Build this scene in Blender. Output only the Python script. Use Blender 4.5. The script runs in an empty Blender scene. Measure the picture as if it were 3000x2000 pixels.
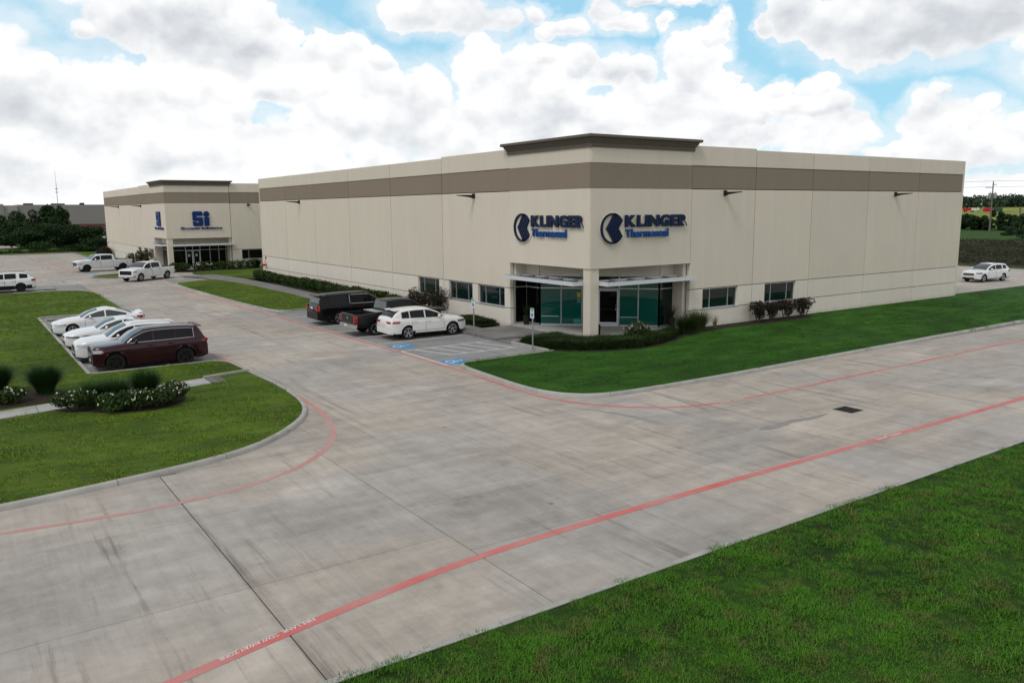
import bpy, math, random
import numpy as np
from mathutils import Vector, Matrix
random.seed(7)
RNG = np.random.default_rng(11)
SC = bpy.context.scene
COL = SC.collection
PI = math.pi
R_ = math.radians

# ------------------------------------------------------------------ camera, sky, sun, exposure
YAW, PITCH, ROLL = 0.96996814, 0.15969729, -0.00783421
CAM = Vector((-27.035, -32.293, 6.75))
fw = Vector((math.cos(YAW) * math.cos(PITCH), math.sin(YAW) * math.cos(PITCH), -math.sin(PITCH)))
rt0 = Vector((math.sin(YAW), -math.cos(YAW), 0))
up0 = rt0.cross(fw)
rt = rt0 * math.cos(ROLL) + up0 * math.sin(ROLL)
up = up0 * math.cos(ROLL) - rt0 * math.sin(ROLL)
cam = bpy.data.cameras.new('camera')
cam_o = bpy.data.objects.new('camera', cam)
COL.objects.link(cam_o)
M = Matrix((rt, up, -fw)).transposed().to_4x4()
M.translation = CAM
cam_o.matrix_world = M
cam.sensor_width = 36.0
cam.lens = 2393.45 / 3000 * 36
cam.clip_start = 0.2
cam.clip_end = 9000
SC.camera = cam_o
SC.view_settings.view_transform = 'Standard'
SC.view_settings.look = 'None'
SC.view_settings.exposure = 0.0
SC.view_settings.gamma = 1.0
SC.view_settings.use_curve_mapping = False
SC.cycles.max_bounces = 6
SC.cycles.diffuse_bounces = 3
SC.cycles.glossy_bounces = 3
SC.cycles.transmission_bounces = 2
SC.cycles.use_denoising = True

SUN_AZ, SUN_EL = R_(205), R_(52)          # direction TO the sun: azimuth counter-clockwise from +x
sun = bpy.data.lights.new('sun', 'SUN')
sun.energy = 1.3
sun.angle = R_(20)
sun.color = (1.0, 0.97, 0.92)
sun_o = bpy.data.objects.new('sun', sun)
COL.objects.link(sun_o)
sd = Vector((math.cos(SUN_AZ) * math.cos(SUN_EL), math.sin(SUN_AZ) * math.cos(SUN_EL), math.sin(SUN_EL)))
sun_o.rotation_euler = sd.to_track_quat('Z', 'Y').to_euler()


class NT:
    """tiny helper to write node trees as expressions"""
    def __init__(s, tree):
        s.t = tree
    def n(s, typ, **kw):
        nd = s.t.nodes.new(typ)
        for k, v in kw.items():
            setattr(nd, k, v)
        return nd
    def put(s, sock, v):
        if isinstance(v, bpy.types.NodeSocket):
            s.t.links.new(v, sock)
        elif v is not None:
            sock.default_value = v
    def m(s, op, a, b=None, c=None, clamp=False):
        nd = s.n('ShaderNodeMath', operation=op, use_clamp=clamp)
        s.put(nd.inputs[0], a)
        if b is not None: s.put(nd.inputs[1], b)
        if c is not None: s.put(nd.inputs[2], c)
        return nd.outputs[0]
    def v(s, op, a, b=None):
        nd = s.n('ShaderNodeVectorMath', operation=op)
        s.put(nd.inputs[0], a)
        if b is not None: s.put(nd.inputs[1], b)
        return nd.outputs['Value'] if op == 'DOT_PRODUCT' else nd.outputs[0]
    def comb(s, x, y, z):
        nd = s.n('ShaderNodeCombineXYZ')
        for i, q in enumerate((x, y, z)): s.put(nd.inputs[i], q)
        return nd.outputs[0]
    def noise(s, vec, scale, detail=4, rough=0.5, dist=0.0):
        nd = s.n('ShaderNodeTexNoise')
        s.put(nd.inputs['Vector'], vec)
        nd.inputs['Scale'].default_value = scale
        nd.inputs['Detail'].default_value = detail
        nd.inputs['Roughness'].default_value = rough
        nd.inputs['Distortion'].default_value = dist
        return nd.outputs['Fac']
    def ramp(s, f, a, b, lo=0.0, hi=1.0, smooth=True):
        nd = s.n('ShaderNodeMapRange', interpolation_type='SMOOTHSTEP' if smooth else 'LINEAR')
        s.put(nd.inputs[0], f)
        for i, q in enumerate((a, b, lo, hi)): s.put(nd.inputs[1 + i], q)
        return nd.outputs[0]
    def mix(s, f, a, b, mode='MIX'):
        nd = s.n('ShaderNodeMix', data_type='RGBA', blend_type=mode)
        s.put(nd.inputs[0], f)
        for sock, q in ((nd.inputs[6], a), (nd.inputs[7], b)):
            if isinstance(q, tuple) and len(q) == 3: q = q + (1,)
            s.put(sock, q)
        return nd.outputs[2]
    def scale(s, v, k):
        nd = s.n('ShaderNodeMapping')
        s.put(nd.inputs[0], v)
        nd.inputs['Scale'].default_value = k
        return nd.outputs[0]


world = bpy.data.worlds.new('World')
SC.world = world
world.use_nodes = True
world.node_tree.nodes.clear()
W = NT(world.node_tree)
sky = W.n('ShaderNodeTexSky', sky_type='NISHITA', sun_disc=False, sun_elevation=SUN_EL, sun_rotation=PI / 2 - SUN_AZ,
          air_density=1.0, dust_density=0.6, ozone_density=2.0)
SKY_STR = 0.11
dirv = W.v('NORMALIZE', W.n('ShaderNodeTexCoord').outputs['Generated'])
sepd = W.n('ShaderNodeSeparateXYZ'); W.put(sepd.inputs[0], dirv)
az = W.m('ARCTAN2', sepd.outputs[1], sepd.outputs[0])
el = W.m('ARCSINE', sepd.outputs[2])


def sky_at(px, py):
    """azimuth and elevation of a point of the sky given by where it is seen from the camera position"""
    d = fw + rt * ((px - 1500) / 2393.45) - up * ((py - 1000) / 2393.45)
    d.normalize()
    return math.atan2(d.y, d.x), math.asin(d.z)


# cumulus heads: (x, y, half-width, half-height, weight)
CLOUDS = [(500, 30, 250, 130), (640, 120, 215, 105), (760, 110, 70, 60), (330, 45, 80, 70), (250, 88, 40, 26),
          (-40, 230, 170, 150), (110, 200, 60, 50), (170, 330, 230, 150), (330, 300, 150, 110), (60, 480, 420, 180), (480, 420, 260, 150), (740, 470, 330, 150), (520, 260, 110, 90),
          (900, 250, 120, 110), (960, 170, 90, 70), (1030, 140, 60, 45), (1100, 175, 55, 40), (1060, 330, 220, 150), (1240, 300, 110, 110), (840, 360, 120, 80),
          (1250, 30, 150, 55), (1370, 60, 130, 60), (1470, 55, 60, 40),
          (1410, 150, 45, 45), (1400, 230, 75, 90), (1530, 215, 110, 75), (1600, 170, 60, 40), (1700, 185, 75, 50), (1800, 215, 70, 50), (1890, 210, 55, 50), (1620, 330, 330, 150), (1860, 340, 150, 130), (1330, 420, 240, 120),
          (1560, 45, 50, 35), (1650, 80, 90, 30), (1760, 30, 60, 35), (1830, 60, 90, 34), (1960, 62, 26, 28), (1600, 95, 50, 26),
          (2100, 60, 24, 32), (2075, 105, 48, 40), (2010, 150, 62, 60), (2040, 220, 85, 90), (2110, 250, 70, 60), (2150, 310, 90, 80), (2040, 350, 170, 110), (2230, 330, 40, 40),
          (2280, 270, 42, 34), (2245, 325, 30, 22), (2390, 265, 50, 26), (2435, 245, 42, 36), (2460, 300, 60, 50), (2380, 320, 110, 40), (2490, 370, 70, 60), (2400, 400, 150, 80), (2230, 395, 50, 30),
          (2770, 265, 36, 28), (2720, 310, 60, 50), (2680, 360, 65, 60), (2790, 350, 80, 80), (2880, 325, 34, 42), (2920, 390, 90, 70), (2800, 430, 180, 70), (3000, 370, 40, 50), (2610, 440, 90, 30),
          (2330, 40, 85, 80), (2480, 75, 150, 80), (2640, 60, 260, 100), (2900, 30, 320, 85), (2700, 100, 230, 70), (2240, 70, 30, 36), (2030, 0, 70, 14), (1900, -10, 60, 14),
          (240, 420, 80, 60), (90, 470, 110, 60), (380, 500, 110, 55), (620, 430, 90, 60), (760, 520, 120, 60), (960, 430, 100, 70), (1120, 470, 110, 60), (1240, 400, 70, 50), (1400, 330, 90, 70), (1500, 420, 100, 60), (1650, 270, 80, 50), (1760, 350, 90, 60), (1640, 420, 110, 60), (1900, 300, 70, 60), (1830, 430, 100, 50), (2180, 400, 70, 50), (1980, 420, 80, 50), (560, 540, 130, 50), (1300, 500, 130, 50),
          (640, 250, 90, 50), (790, 250, 60, 46), (720, 320, 90, 50), (1130, 250, 60, 40),
          (3300, 120, 220, 120), (3350, 380, 260, 110), (-420, 250, 230, 190), (700, 590, 1200, 90), (1700, 560, 1000, 90), (2700, 570, 800, 70)]
HOLES = [(1745, 282, 50, 24), (790, 330, 70, 40)]
GREYS = [(560, 90, 260, 60, .75), (640, 135, 120, 35, .6), (150, 320, 190, 60, .55), (260, 380, 120, 30, .4), (1190, 270, 90, 70, .4), (1230, 390, 180, 40, .5), (430, 480, 180, 26, .5), (50, 480, 120, 26, .5),
         (1340, 20, 150, 40, .55), (1560, 330, 110, 70, .55), (1750, 210, 70, 35, .3), (2750, 60, 380, 95, .95), (2350, 60, 120, 60, .35), (2400, 340, 140, 30, .5), (2760, 410, 110, 28, .55), (2890, 430, 60, 30, .4), (2480, 255, 20, 30, .2), (2120, 330, 60, 40, .25), (1950, 440, 400, 50, .3)]


def union_of(lst, az_, el_, heights=False):
    """smallest squared ellipse radius over a list of heads (below 1 is inside one of them) and how high in its head a point lies"""
    D = sw = sv = None
    for q in lst:
        a0, e0 = sky_at(q[0], q[1]); ka, ke = 2393.45 / q[2], 2393.45 / q[3]
        da = W.m('MULTIPLY_ADD', az_, ka, -a0 * ka)
        de = W.m('MULTIPLY_ADD', el_, ke, -e0 * ke)
        r2 = W.m('MULTIPLY_ADD', de, de, W.m('MULTIPLY', da, da))
        D = r2 if D is None else W.m('MINIMUM', D, r2)
        if heights:
            w = W.m('POWER', .003, r2)
            sw = w if sw is None else W.m('ADD', sw, w)
            sv = W.m('MULTIPLY', w, de) if sv is None else W.m('MULTIPLY_ADD', w, de, sv)
    return (D, W.m('DIVIDE', sv, W.m('ADD', sw, 1e-6))) if heights else D


cvec = W.comb(W.m('MULTIPLY', az, 1.0), W.m('MULTIPLY', el, 1.25), 0.0)
warp = W.n('ShaderNodeTexNoise'); W.put(warp.inputs['Vector'], cvec)
warp.inputs['Scale'].default_value = 16; warp.inputs['Detail'].default_value = 7; warp.inputs['Roughness'].default_value = .58
wsep = W.n('ShaderNodeSeparateXYZ'); W.put(wsep.inputs[0], warp.outputs['Color'])
az_w = W.m('ADD', az, W.m('MULTIPLY', W.m('SUBTRACT', wsep.outputs[0], .5), .055))
el_w = W.m('ADD', el, W.m('MULTIPLY', W.m('SUBTRACT', wsep.outputs[1], .5), .045))
hole = W.m('MAXIMUM', W.m('SUBTRACT', 1.0, union_of(HOLES, az_w, el_w)), 0.0)
heads, upness = union_of(CLOUDS, az_w, el_w, True)
D0 = W.m('SUBTRACT', W.m('MAXIMUM', W.m('SUBTRACT', 1.0, heads), -1.5), W.m('MULTIPLY', W.m('POWER', hole, .8), .85))
puff = W.n('ShaderNodeTexVoronoi', feature='SMOOTH_F1'); W.put(puff.inputs['Vector'], W.v('ADD', cvec, W.v('SCALE', warp.outputs['Color']))); puff.inputs['Scale'].default_value = 34
for nd in W.t.nodes:
    if nd.type == 'VECT_MATH' and nd.operation == 'SCALE': nd.inputs['Scale'].default_value = .05
puff.inputs['Smoothness'].default_value = .35
n_puff = W.m('SUBTRACT', .55, puff.outputs['Distance'])                 # rounded heads
n_big = W.noise(cvec, 20, 7, .56)
n_cell = W.noise(W.v('ADD', cvec, (3.1, .4, 0.)), 40, 10, .62, .15)
n_cov = W.noise(W.comb(az, W.m('MULTIPLY', el, 1.6), 5.0), 2.6, 4, .5)
# beyond the heads listed above the cover goes on as broken cumulus; overhead lies the grey base of the cloud that shades the place
da_v = W.m('ABSOLUTE', W.m('SUBTRACT', az, YAW))
da_v = W.m('MINIMUM', da_v, W.m('SUBTRACT', 2 * PI, da_v))
out_f = W.m('MAXIMUM', W.ramp(da_v, .62, 1.0), W.ramp(el, .26, .5))
cover = W.ramp(n_cov, .28, .50, .1, 1.0)
Db = W.m('ADD', W.m('MULTIPLY', D0, W.m('SUBTRACT', 1.0, out_f)), W.m('MULTIPLY', cover, out_f))
edge = W.m('ADD', W.m('MULTIPLY', W.m('SUBTRACT', n_big, .5), 1.1), W.m('ADD', W.m('MULTIPLY', n_puff, .42), W.m('MULTIPLY', W.m('SUBTRACT', n_cell, .5), .8)))
Dt = W.m('ADD', Db, edge)
alpha = W.ramp(Dt, W.m('SUBTRACT', -.14, W.m('MULTIPLY', hole, .5)), W.m('ADD', W.m('MULTIPLY', hole, .7), W.m('ADD', .12, W.m('MULTIPLY', W.ramp(n_cov, .4, .6), .5))))
wisp = W.m('MULTIPLY', W.ramp(Dt, -1.3, .1), W.m('ADD', .25, W.m('MULTIPLY', n_big, .5)))
lowhaze = W.ramp(el, -.01, .085, .92, 0.0)
alpha = W.m('MAXIMUM', W.m('MAXIMUM', alpha, wisp), lowhaze)
# grey lower parts: what is thick and lies under more cloud
grey = None
for (px, py, a_, b_, w_) in GREYS:
    a0, e0 = sky_at(px, py)
    da = W.m('MULTIPLY', W.m('SUBTRACT', az_w, a0), 2393.45 / a_); de = W.m('MULTIPLY', W.m('SUBTRACT', el_w, e0), 2393.45 / b_)
    g = W.m('MULTIPLY', W.m('EXPONENT', W.m('MULTIPLY', W.m('MULTIPLY_ADD', de, de, W.m('MULTIPLY', da, da)), -1.0)), w_)
    grey = g if grey is None else W.m('ADD', grey, g)
billow = W.m('SUBTRACT', W.noise(W.v('ADD', cvec, (.006, .022, 0.)), 20, 5, .5), W.noise(cvec, 20, 5, .5))      # relief lit from above
body = W.m('MULTIPLY', W.ramp(upness, .32, -.6), W.m('MULTIPLY', W.ramp(el, .03, .11, .25, 1.0), W.m('SUBTRACT', 1.0, out_f)))
shade = W.m('ADD', W.m('ADD', W.m('MULTIPLY', body, .62), W.m('MULTIPLY', grey, .75)), W.m('ADD', W.m('MULTIPLY', billow, 2.2), W.m('MULTIPLY', W.m('SUBTRACT', W.noise(W.v('ADD', cvec, (7., 2., 0.)), 9, 3, .5), .47), 1.2)))
shade = W.m('MULTIPLY', W.ramp(shade, .06, 1.3, 0.0, 1.0, False), W.ramp(Dt, .0, .9, .25, 1.0))
base_over = W.m('MULTIPLY', W.ramp(el, .28, .60), W.m('ADD', .55, W.m('MULTIPLY', n_cov, .5)))
shade = W.m('MAXIMUM', shade, W.m('MULTIPLY', out_f, W.m('ADD', W.m('MULTIPLY', W.m('SUBTRACT', n_big, .4), 1.2), .12)))
white = W.mix(W.ramp(da_v, .3, 3.0), (1.03, 1.035, 1.04), (0.92, 0.925, 0.935))
ccol = W.mix(shade, white, (.64, .675, .72))
ccol = W.mix(base_over, ccol, (.56, .575, .60))
alpha = W.m('MAXIMUM', alpha, W.m('MULTIPLY', W.ramp(el, .34, .7), .85))
nis = W.n('ShaderNodeVectorMath', operation='MULTIPLY'); W.put(nis.inputs[0], sky.outputs[0]); nis.inputs[1].default_value = (1.25, 1.60, 1.60)
cscaled = W.n('ShaderNodeVectorMath', operation='SCALE'); W.put(cscaled.inputs[0], ccol); cscaled.inputs['Scale'].default_value = 1.0 / SKY_STR
clear = W.mix(W.ramp(el, .02, .9, .86, .5), nis.outputs[0], tuple(c / SKY_STR for c in (.36, .68, .86)))
skymix = W.mix(alpha, clear, cscaled.outputs[0])
bg = W.n('ShaderNodeBackground'); W.put(bg.inputs[0], skymix); bg.inputs[1].default_value = SKY_STR
wo = W.n('ShaderNodeOutputWorld'); W.put(wo.inputs[0], bg.outputs[0])
world.cycles.sampling_method = 'MANUAL'
world.cycles.sample_map_resolution = 512

# ------------------------------------------------------------------ materials
MATS = {}


def mat(name, col, rough=.6, metal=0.0, coat=0.0, spec=.14, fn=None, alpha=None):
    if name in MATS: return MATS[name]
    m = bpy.data.materials.new(name); m.use_nodes = True
    t = NT(m.node_tree)
    p = m.node_tree.nodes['Principled BSDF']
    p.inputs['Base Color'].default_value = tuple(col) + (1,)
    p.inputs['Roughness'].default_value = rough
    p.inputs['Metallic'].default_value = metal
    p.inputs['Coat Weight'].default_value = coat
    p.inputs['Coat Roughness'].default_value = .04
    p.inputs['Specular IOR Level'].default_value = spec
    if fn: fn(t, p)
    MATS[name] = m
    return m


def pos(t): return t.n('ShaderNodeNewGeometry').outputs['Position']
def rnd(t): return t.n('ShaderNodeObjectInfo').outputs['Random']
def mulcol(t, col, f):
    nd = t.n('ShaderNodeVectorMath', operation='SCALE'); t.put(nd.inputs[0], col); t.put(nd.inputs['Scale'], f); return nd.outputs[0]
def bump(t, p, h, strength=.3, dist=.02):
    b = t.n('ShaderNodeBump'); b.inputs['Strength'].default_value = strength; b.inputs['Distance'].default_value = dist
    t.put(b.inputs['Height'], h); t.put(p.inputs['Normal'], b.outputs[0])


def speckle(base, amt=.25, scale=3.0, fine=60.0, perobj=.06, tint=None):
    def fn(t, p):
        P = pos(t)
        a = t.noise(P, scale, 5, .6); b = t.noise(P, fine, 2, .6)
        f = t.m('ADD', t.m('MULTIPLY', t.m('SUBTRACT', a, .5), amt * 2), t.m('MULTIPLY', t.m('SUBTRACT', b, .5), amt * 1.2))
        f = t.m('ADD', t.m('ADD', f, 1.0), t.m('MULTIPLY', t.m('SUBTRACT', rnd(t), .5), perobj * 2))
        t.put(p.inputs['Base Color'], mulcol(t, base, f))
    return fn


def concrete_fn(base):
    def fn(t, p):
        P = pos(t)
        big = t.noise(P, .22, 4, .55)
        mid = t.noise(t.scale(P, (.5, 1.6, 1)), .9, 5, .6)
        stre = t.noise(t.scale(P, (3.4, .22, 1)), 1.0, 8, .7, .8)          # tyre and drag streaks along y
        stre2 = t.noise(t.scale(P, (.10, 2.2, 1)), 1.0, 4, .6)
        fine = t.noise(P, 38, 3, .65)
        grit = t.noise(P, 150, 2, .7)
        f = t.m('ADD', 1.0, t.m('MULTIPLY', t.m('SUBTRACT', big, .5), .60))
        f = t.m('ADD', f, t.m('MULTIPLY', t.m('SUBTRACT', mid, .5), .60))
        f = t.m('ADD', f, t.m('MULTIPLY', t.m('SUBTRACT', stre, .5), .45))
        f = t.m('ADD', f, t.m('MULTIPLY', t.m('SUBTRACT', stre2, .5), .12))
        mot = t.noise(P, 2.6, 9, .74)
        f = t.m('ADD', f, t.m('MULTIPLY', t.m('SUBTRACT', mot, .5), .55))
        f = t.m('ADD', f, t.m('MULTIPLY', t.m('SUBTRACT', fine, .5), .34))
        f = t.m('ADD', f, t.m('MULTIPLY', t.m('SUBTRACT', grit, .5), .40))
        track = t.ramp(t.noise(t.scale(t.v('ADD', P, (2., 50., 0.)), (1.1, .055, 1)), 2.2, 6, .72), .53, .70)
        f = t.m('MULTIPLY', f, t.m('SUBTRACT', 1.0, t.m('MULTIPLY', t.m('MULTIPLY', track, t.ramp(big, .35, .6)), .42)))
        blot = t.ramp(t.noise(t.v('ADD', P, (9., 4., 0.)), .55, 6, .62), .60, .80)
        f = t.m('MULTIPLY', f, t.m('SUBTRACT', 1.0, t.m('MULTIPLY', blot, .34)))
        lite = t.ramp(t.noise(t.v('ADD', P, (31., -8., 0.)), .30, 3, .5), .58, .72)
        f = t.m('MULTIPLY', f, t.m('ADD', 1.0, t.m('MULTIPLY', lite, .22)))
        vo = t.n('ShaderNodeTexVoronoi'); t.put(vo.inputs['Vector'], P); vo.inputs['Scale'].default_value = .45
        spot = t.ramp(t.m('ADD', vo.outputs['Distance'], t.m('MULTIPLY', t.m('SUBTRACT', fine, .5), .09)), .015, .045)
        f = t.m('MULTIPLY', f, t.m('ADD', .6, t.m('MULTIPLY', spot, .4)))
        f = t.m('ADD', f, t.m('MULTIPLY', t.m('SUBTRACT', rnd(t), .5), .15))
        warm = t.mix(t.ramp(t.noise(P, .16, 3, .5), .4, .62), base, (base[0] * .93, base[1] * .97, base[2] * 1.03))
        t.put(p.inputs['Base Color'], mulcol(t, warm, f))
        bump(t, p, t.m('ADD', fine, grit), .25, .01)
    return fn


def wall_fn(base, streak=.065):
    def fn(t, p):
        P = pos(t)
        a = t.noise(P, .35, 4, .6); b = t.noise(t.scale(P, (1.6, 1.6, .12)), 1.0, 5, .65); c = t.noise(P, 45, 3, .7)
        f = t.m('ADD', 1.0, t.m('MULTIPLY', t.m('SUBTRACT', a, .5), .10))
        f = t.m('ADD', f, t.m('MULTIPLY', t.m('SUBTRACT', b, .5), streak * 2))
        f = t.m('ADD', f, t.m('MULTIPLY', t.m('SUBTRACT', c, .5), .12))
        f = t.m('ADD', f, t.m('MULTIPLY', t.m('SUBTRACT', rnd(t), .5), .06))
        sp = t.n('ShaderNodeSeparateXYZ'); t.put(sp.inputs[0], P)
        splash = t.ramp(t.m('ADD', sp.outputs[2], t.m('MULTIPLY', t.noise(P, 1.4, 5, .6), .5)), .12, .55, .80, 1.0)   # soil splashed up the foot of the wall
        t.put(p.inputs['Base Color'], mulcol(t, base, t.m('MULTIPLY', f, splash)))
        bump(t, p, t.noise(P, 70, 3, .7), .35, .012)
    return fn


def grass_ground_fn(a, b, c):
    def fn(t, p):
        P = pos(t)
        n1 = t.noise(t.scale(P, (.6, 1.5, 1)), .7, 5, .62); n2 = t.noise(P, 6.0, 5, .7); n3 = t.noise(P, 40, 3, .7)
        col = t.mix(t.ramp(n1, .36, .64), a, b)
        col = t.mix(t.ramp(n2, .50, .78), col, c)
        col = mulcol(t, col, t.ramp(t.noise(P, .16, 4, .6), .32, .68, .72, 1.30))
        f = t.m('ADD', .55, t.m('MULTIPLY', n3, .9))
        t.put(p.inputs['Base Color'], mulcol(t, col, f))
        bump(t, p, n3, .8, .05)
    return fn


def leaf_fn(a, b):
    def fn(t, p):
        at = t.n('ShaderNodeAttribute'); at.attribute_name = 'tone'
        t.put(p.inputs['Base Color'], t.mix(at.outputs['Fac'], a, b))
    return fn


m_road = mat('pavement_concrete', (.30, .282, .255), .85, fn=concrete_fn((.372, .333, .290)))
m_seal = mat('joint_sealant', (.09, .085, .078), .9)
m_kerb = mat('kerb_concrete', (.34, .335, .31), .85, fn=speckle((.345, .338, .315), .35, 1.6, 40, .10))
m_walk = mat('walk_concrete', (.17, .165, .155), .9, fn=concrete_fn((.19, .183, .172)))
m_pale_walk = mat('pale_walk_concrete', (.36, .35, .335), .9, fn=concrete_fn((.37, .36, .34)))
m_cream = mat('cream_wall_paint', (.645, .59, .50), .9, fn=wall_fn((.645, .59, .50)))
m_cream2 = mat('pale_cream_wall_paint', (.69, .645, .57), .9, fn=wall_fn((.69, .645, .57)))
m_tan = mat('tan_wall_paint', (.20, .17, .137), .9, fn=wall_fn((.255, .213, .166)))
m_brown = mat('brown_cornice_paint', (.10, .088, .074), .85, fn=speckle((.135, .117, .096), .15, 1, 30))
m_alu = mat('brushed_aluminium', (.55, .56, .57), .38, .75)
m_fascia = mat('silver_painted_metal', (.62, .64, .66), .5, .1, fn=speckle((.60, .62, .64), .06, 2, 30))
m_gglass = mat('green_glass', (.006, .085, .066), .02, 0, 0, .5)
m_dglass = mat('dark_green_glass', (.004, .016, .014), .02, 0, 0, .5)
m_bglass = mat('black_glass', (.003, .004, .004), .04, 0, 0, .12)
m_black = mat('black_plastic', (.012, .012, .013), .5)
m_rubber = mat('tyre_rubber', (.014, .014, .014), .85)
m_blackmetal = mat('black_painted_metal', (.02, .018, .017), .5)
m_red = mat('red_road_paint', (.42, .085, .075), .8, fn=None)
m_white = mat('white_road_paint', (.62, .62, .60), .8, fn=speckle((.60, .60, .58), .35, 6, 60))
m_blue = mat('blue_road_paint', (.05, .25, .50), .8, fn=speckle((.055, .26, .52), .3, 5, 60))
m_navy = mat('navy_sign_face', (.008, .018, .055), .35)
m_signblue = mat('blue_sign_face', (.010, .070, .26), .4)
m_siblue = mat('royal_blue_sign_face', (.007, .030, .155), .4)
m_mulch = mat('bark_mulch', (.03, .022, .017), .95, fn=speckle((.032, .024, .019), .8, 5, 40))
m_lawn = mat('lawn_grass', (.03, .08, .012), .9, fn=grass_ground_fn((.016, .064, .006), (.032, .10, .009), (.036, .066, .012)))
m_lawn2 = mat('yellowish_lawn_grass', (.05, .09, .015), .9, fn=grass_ground_fn((.044, .086, .008), (.084, .136, .012), (.090, .092, .022)))
m_galv = mat('galvanised_steel', (.33, .34, .35), .5, .6)
m_chrome = mat('chrome', (.75, .75, .77), .12, 1.0)
m_alloy = mat('alloy_rim', (.50, .51, .53), .28, .85)
m_darkrim = mat('black_rim', (.018, .018, .019), .35, .3, .3)
m_lamp = mat('clear_lamp', (.42, .45, .48), .12, .1, .3)
m_lampd = mat('smoked_lamp', (.10, .11, .12), .1, .2, .8)
m_tail = mat('red_lamp', (.30, .012, .014), .15, 0, .6)
m_amber = mat('amber_lamp', (.55, .16, .03), .2, 0, .5)
m_plate = mat('number_plate', (.6, .6, .58), .5)
m_glass_car = mat('tinted_car_glass', (.006, .007, .008), .03, 0, 0, .22)
m_glass_clear = mat('pale_car_glass', (.05, .06, .058), .03, 0, 0, .5)


def red_fn(t, p):
    P = pos(t)
    n = t.noise(P, .5, 4, .6); g = t.noise(P, 30, 3, .7)
    wear = t.ramp(t.m('ADD', t.m('MULTIPLY', n, .6), t.m('MULTIPLY', g, .4)), .36, .62)
    col = t.mix(t.m('MULTIPLY', wear, .78), (.54, .12, .115), (.46, .27, .245))
    t.put(p.inputs['Base Color'], col)


def oldred_fn(t, p):
    P = pos(t)
    n = t.noise(P, .5, 4, .6); g = t.noise(P, 30, 3, .7)
    wear = t.ramp(t.m('ADD', t.m('MULTIPLY', n, .6), t.m('MULTIPLY', g, .4)), .36, .62)
    t.put(p.inputs['Base Color'], t.mix(t.m('ADD', .40, t.m('MULTIPLY', wear, .5)), (.50, .14, .135), (.42, .31, .28)))


red_fn(NT(m_red.node_tree), m_red.node_tree.nodes['Principled BSDF'])
m_oldred = mat('worn_red_road_paint', (.42, .16, .15), .85, fn=oldred_fn)


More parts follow.
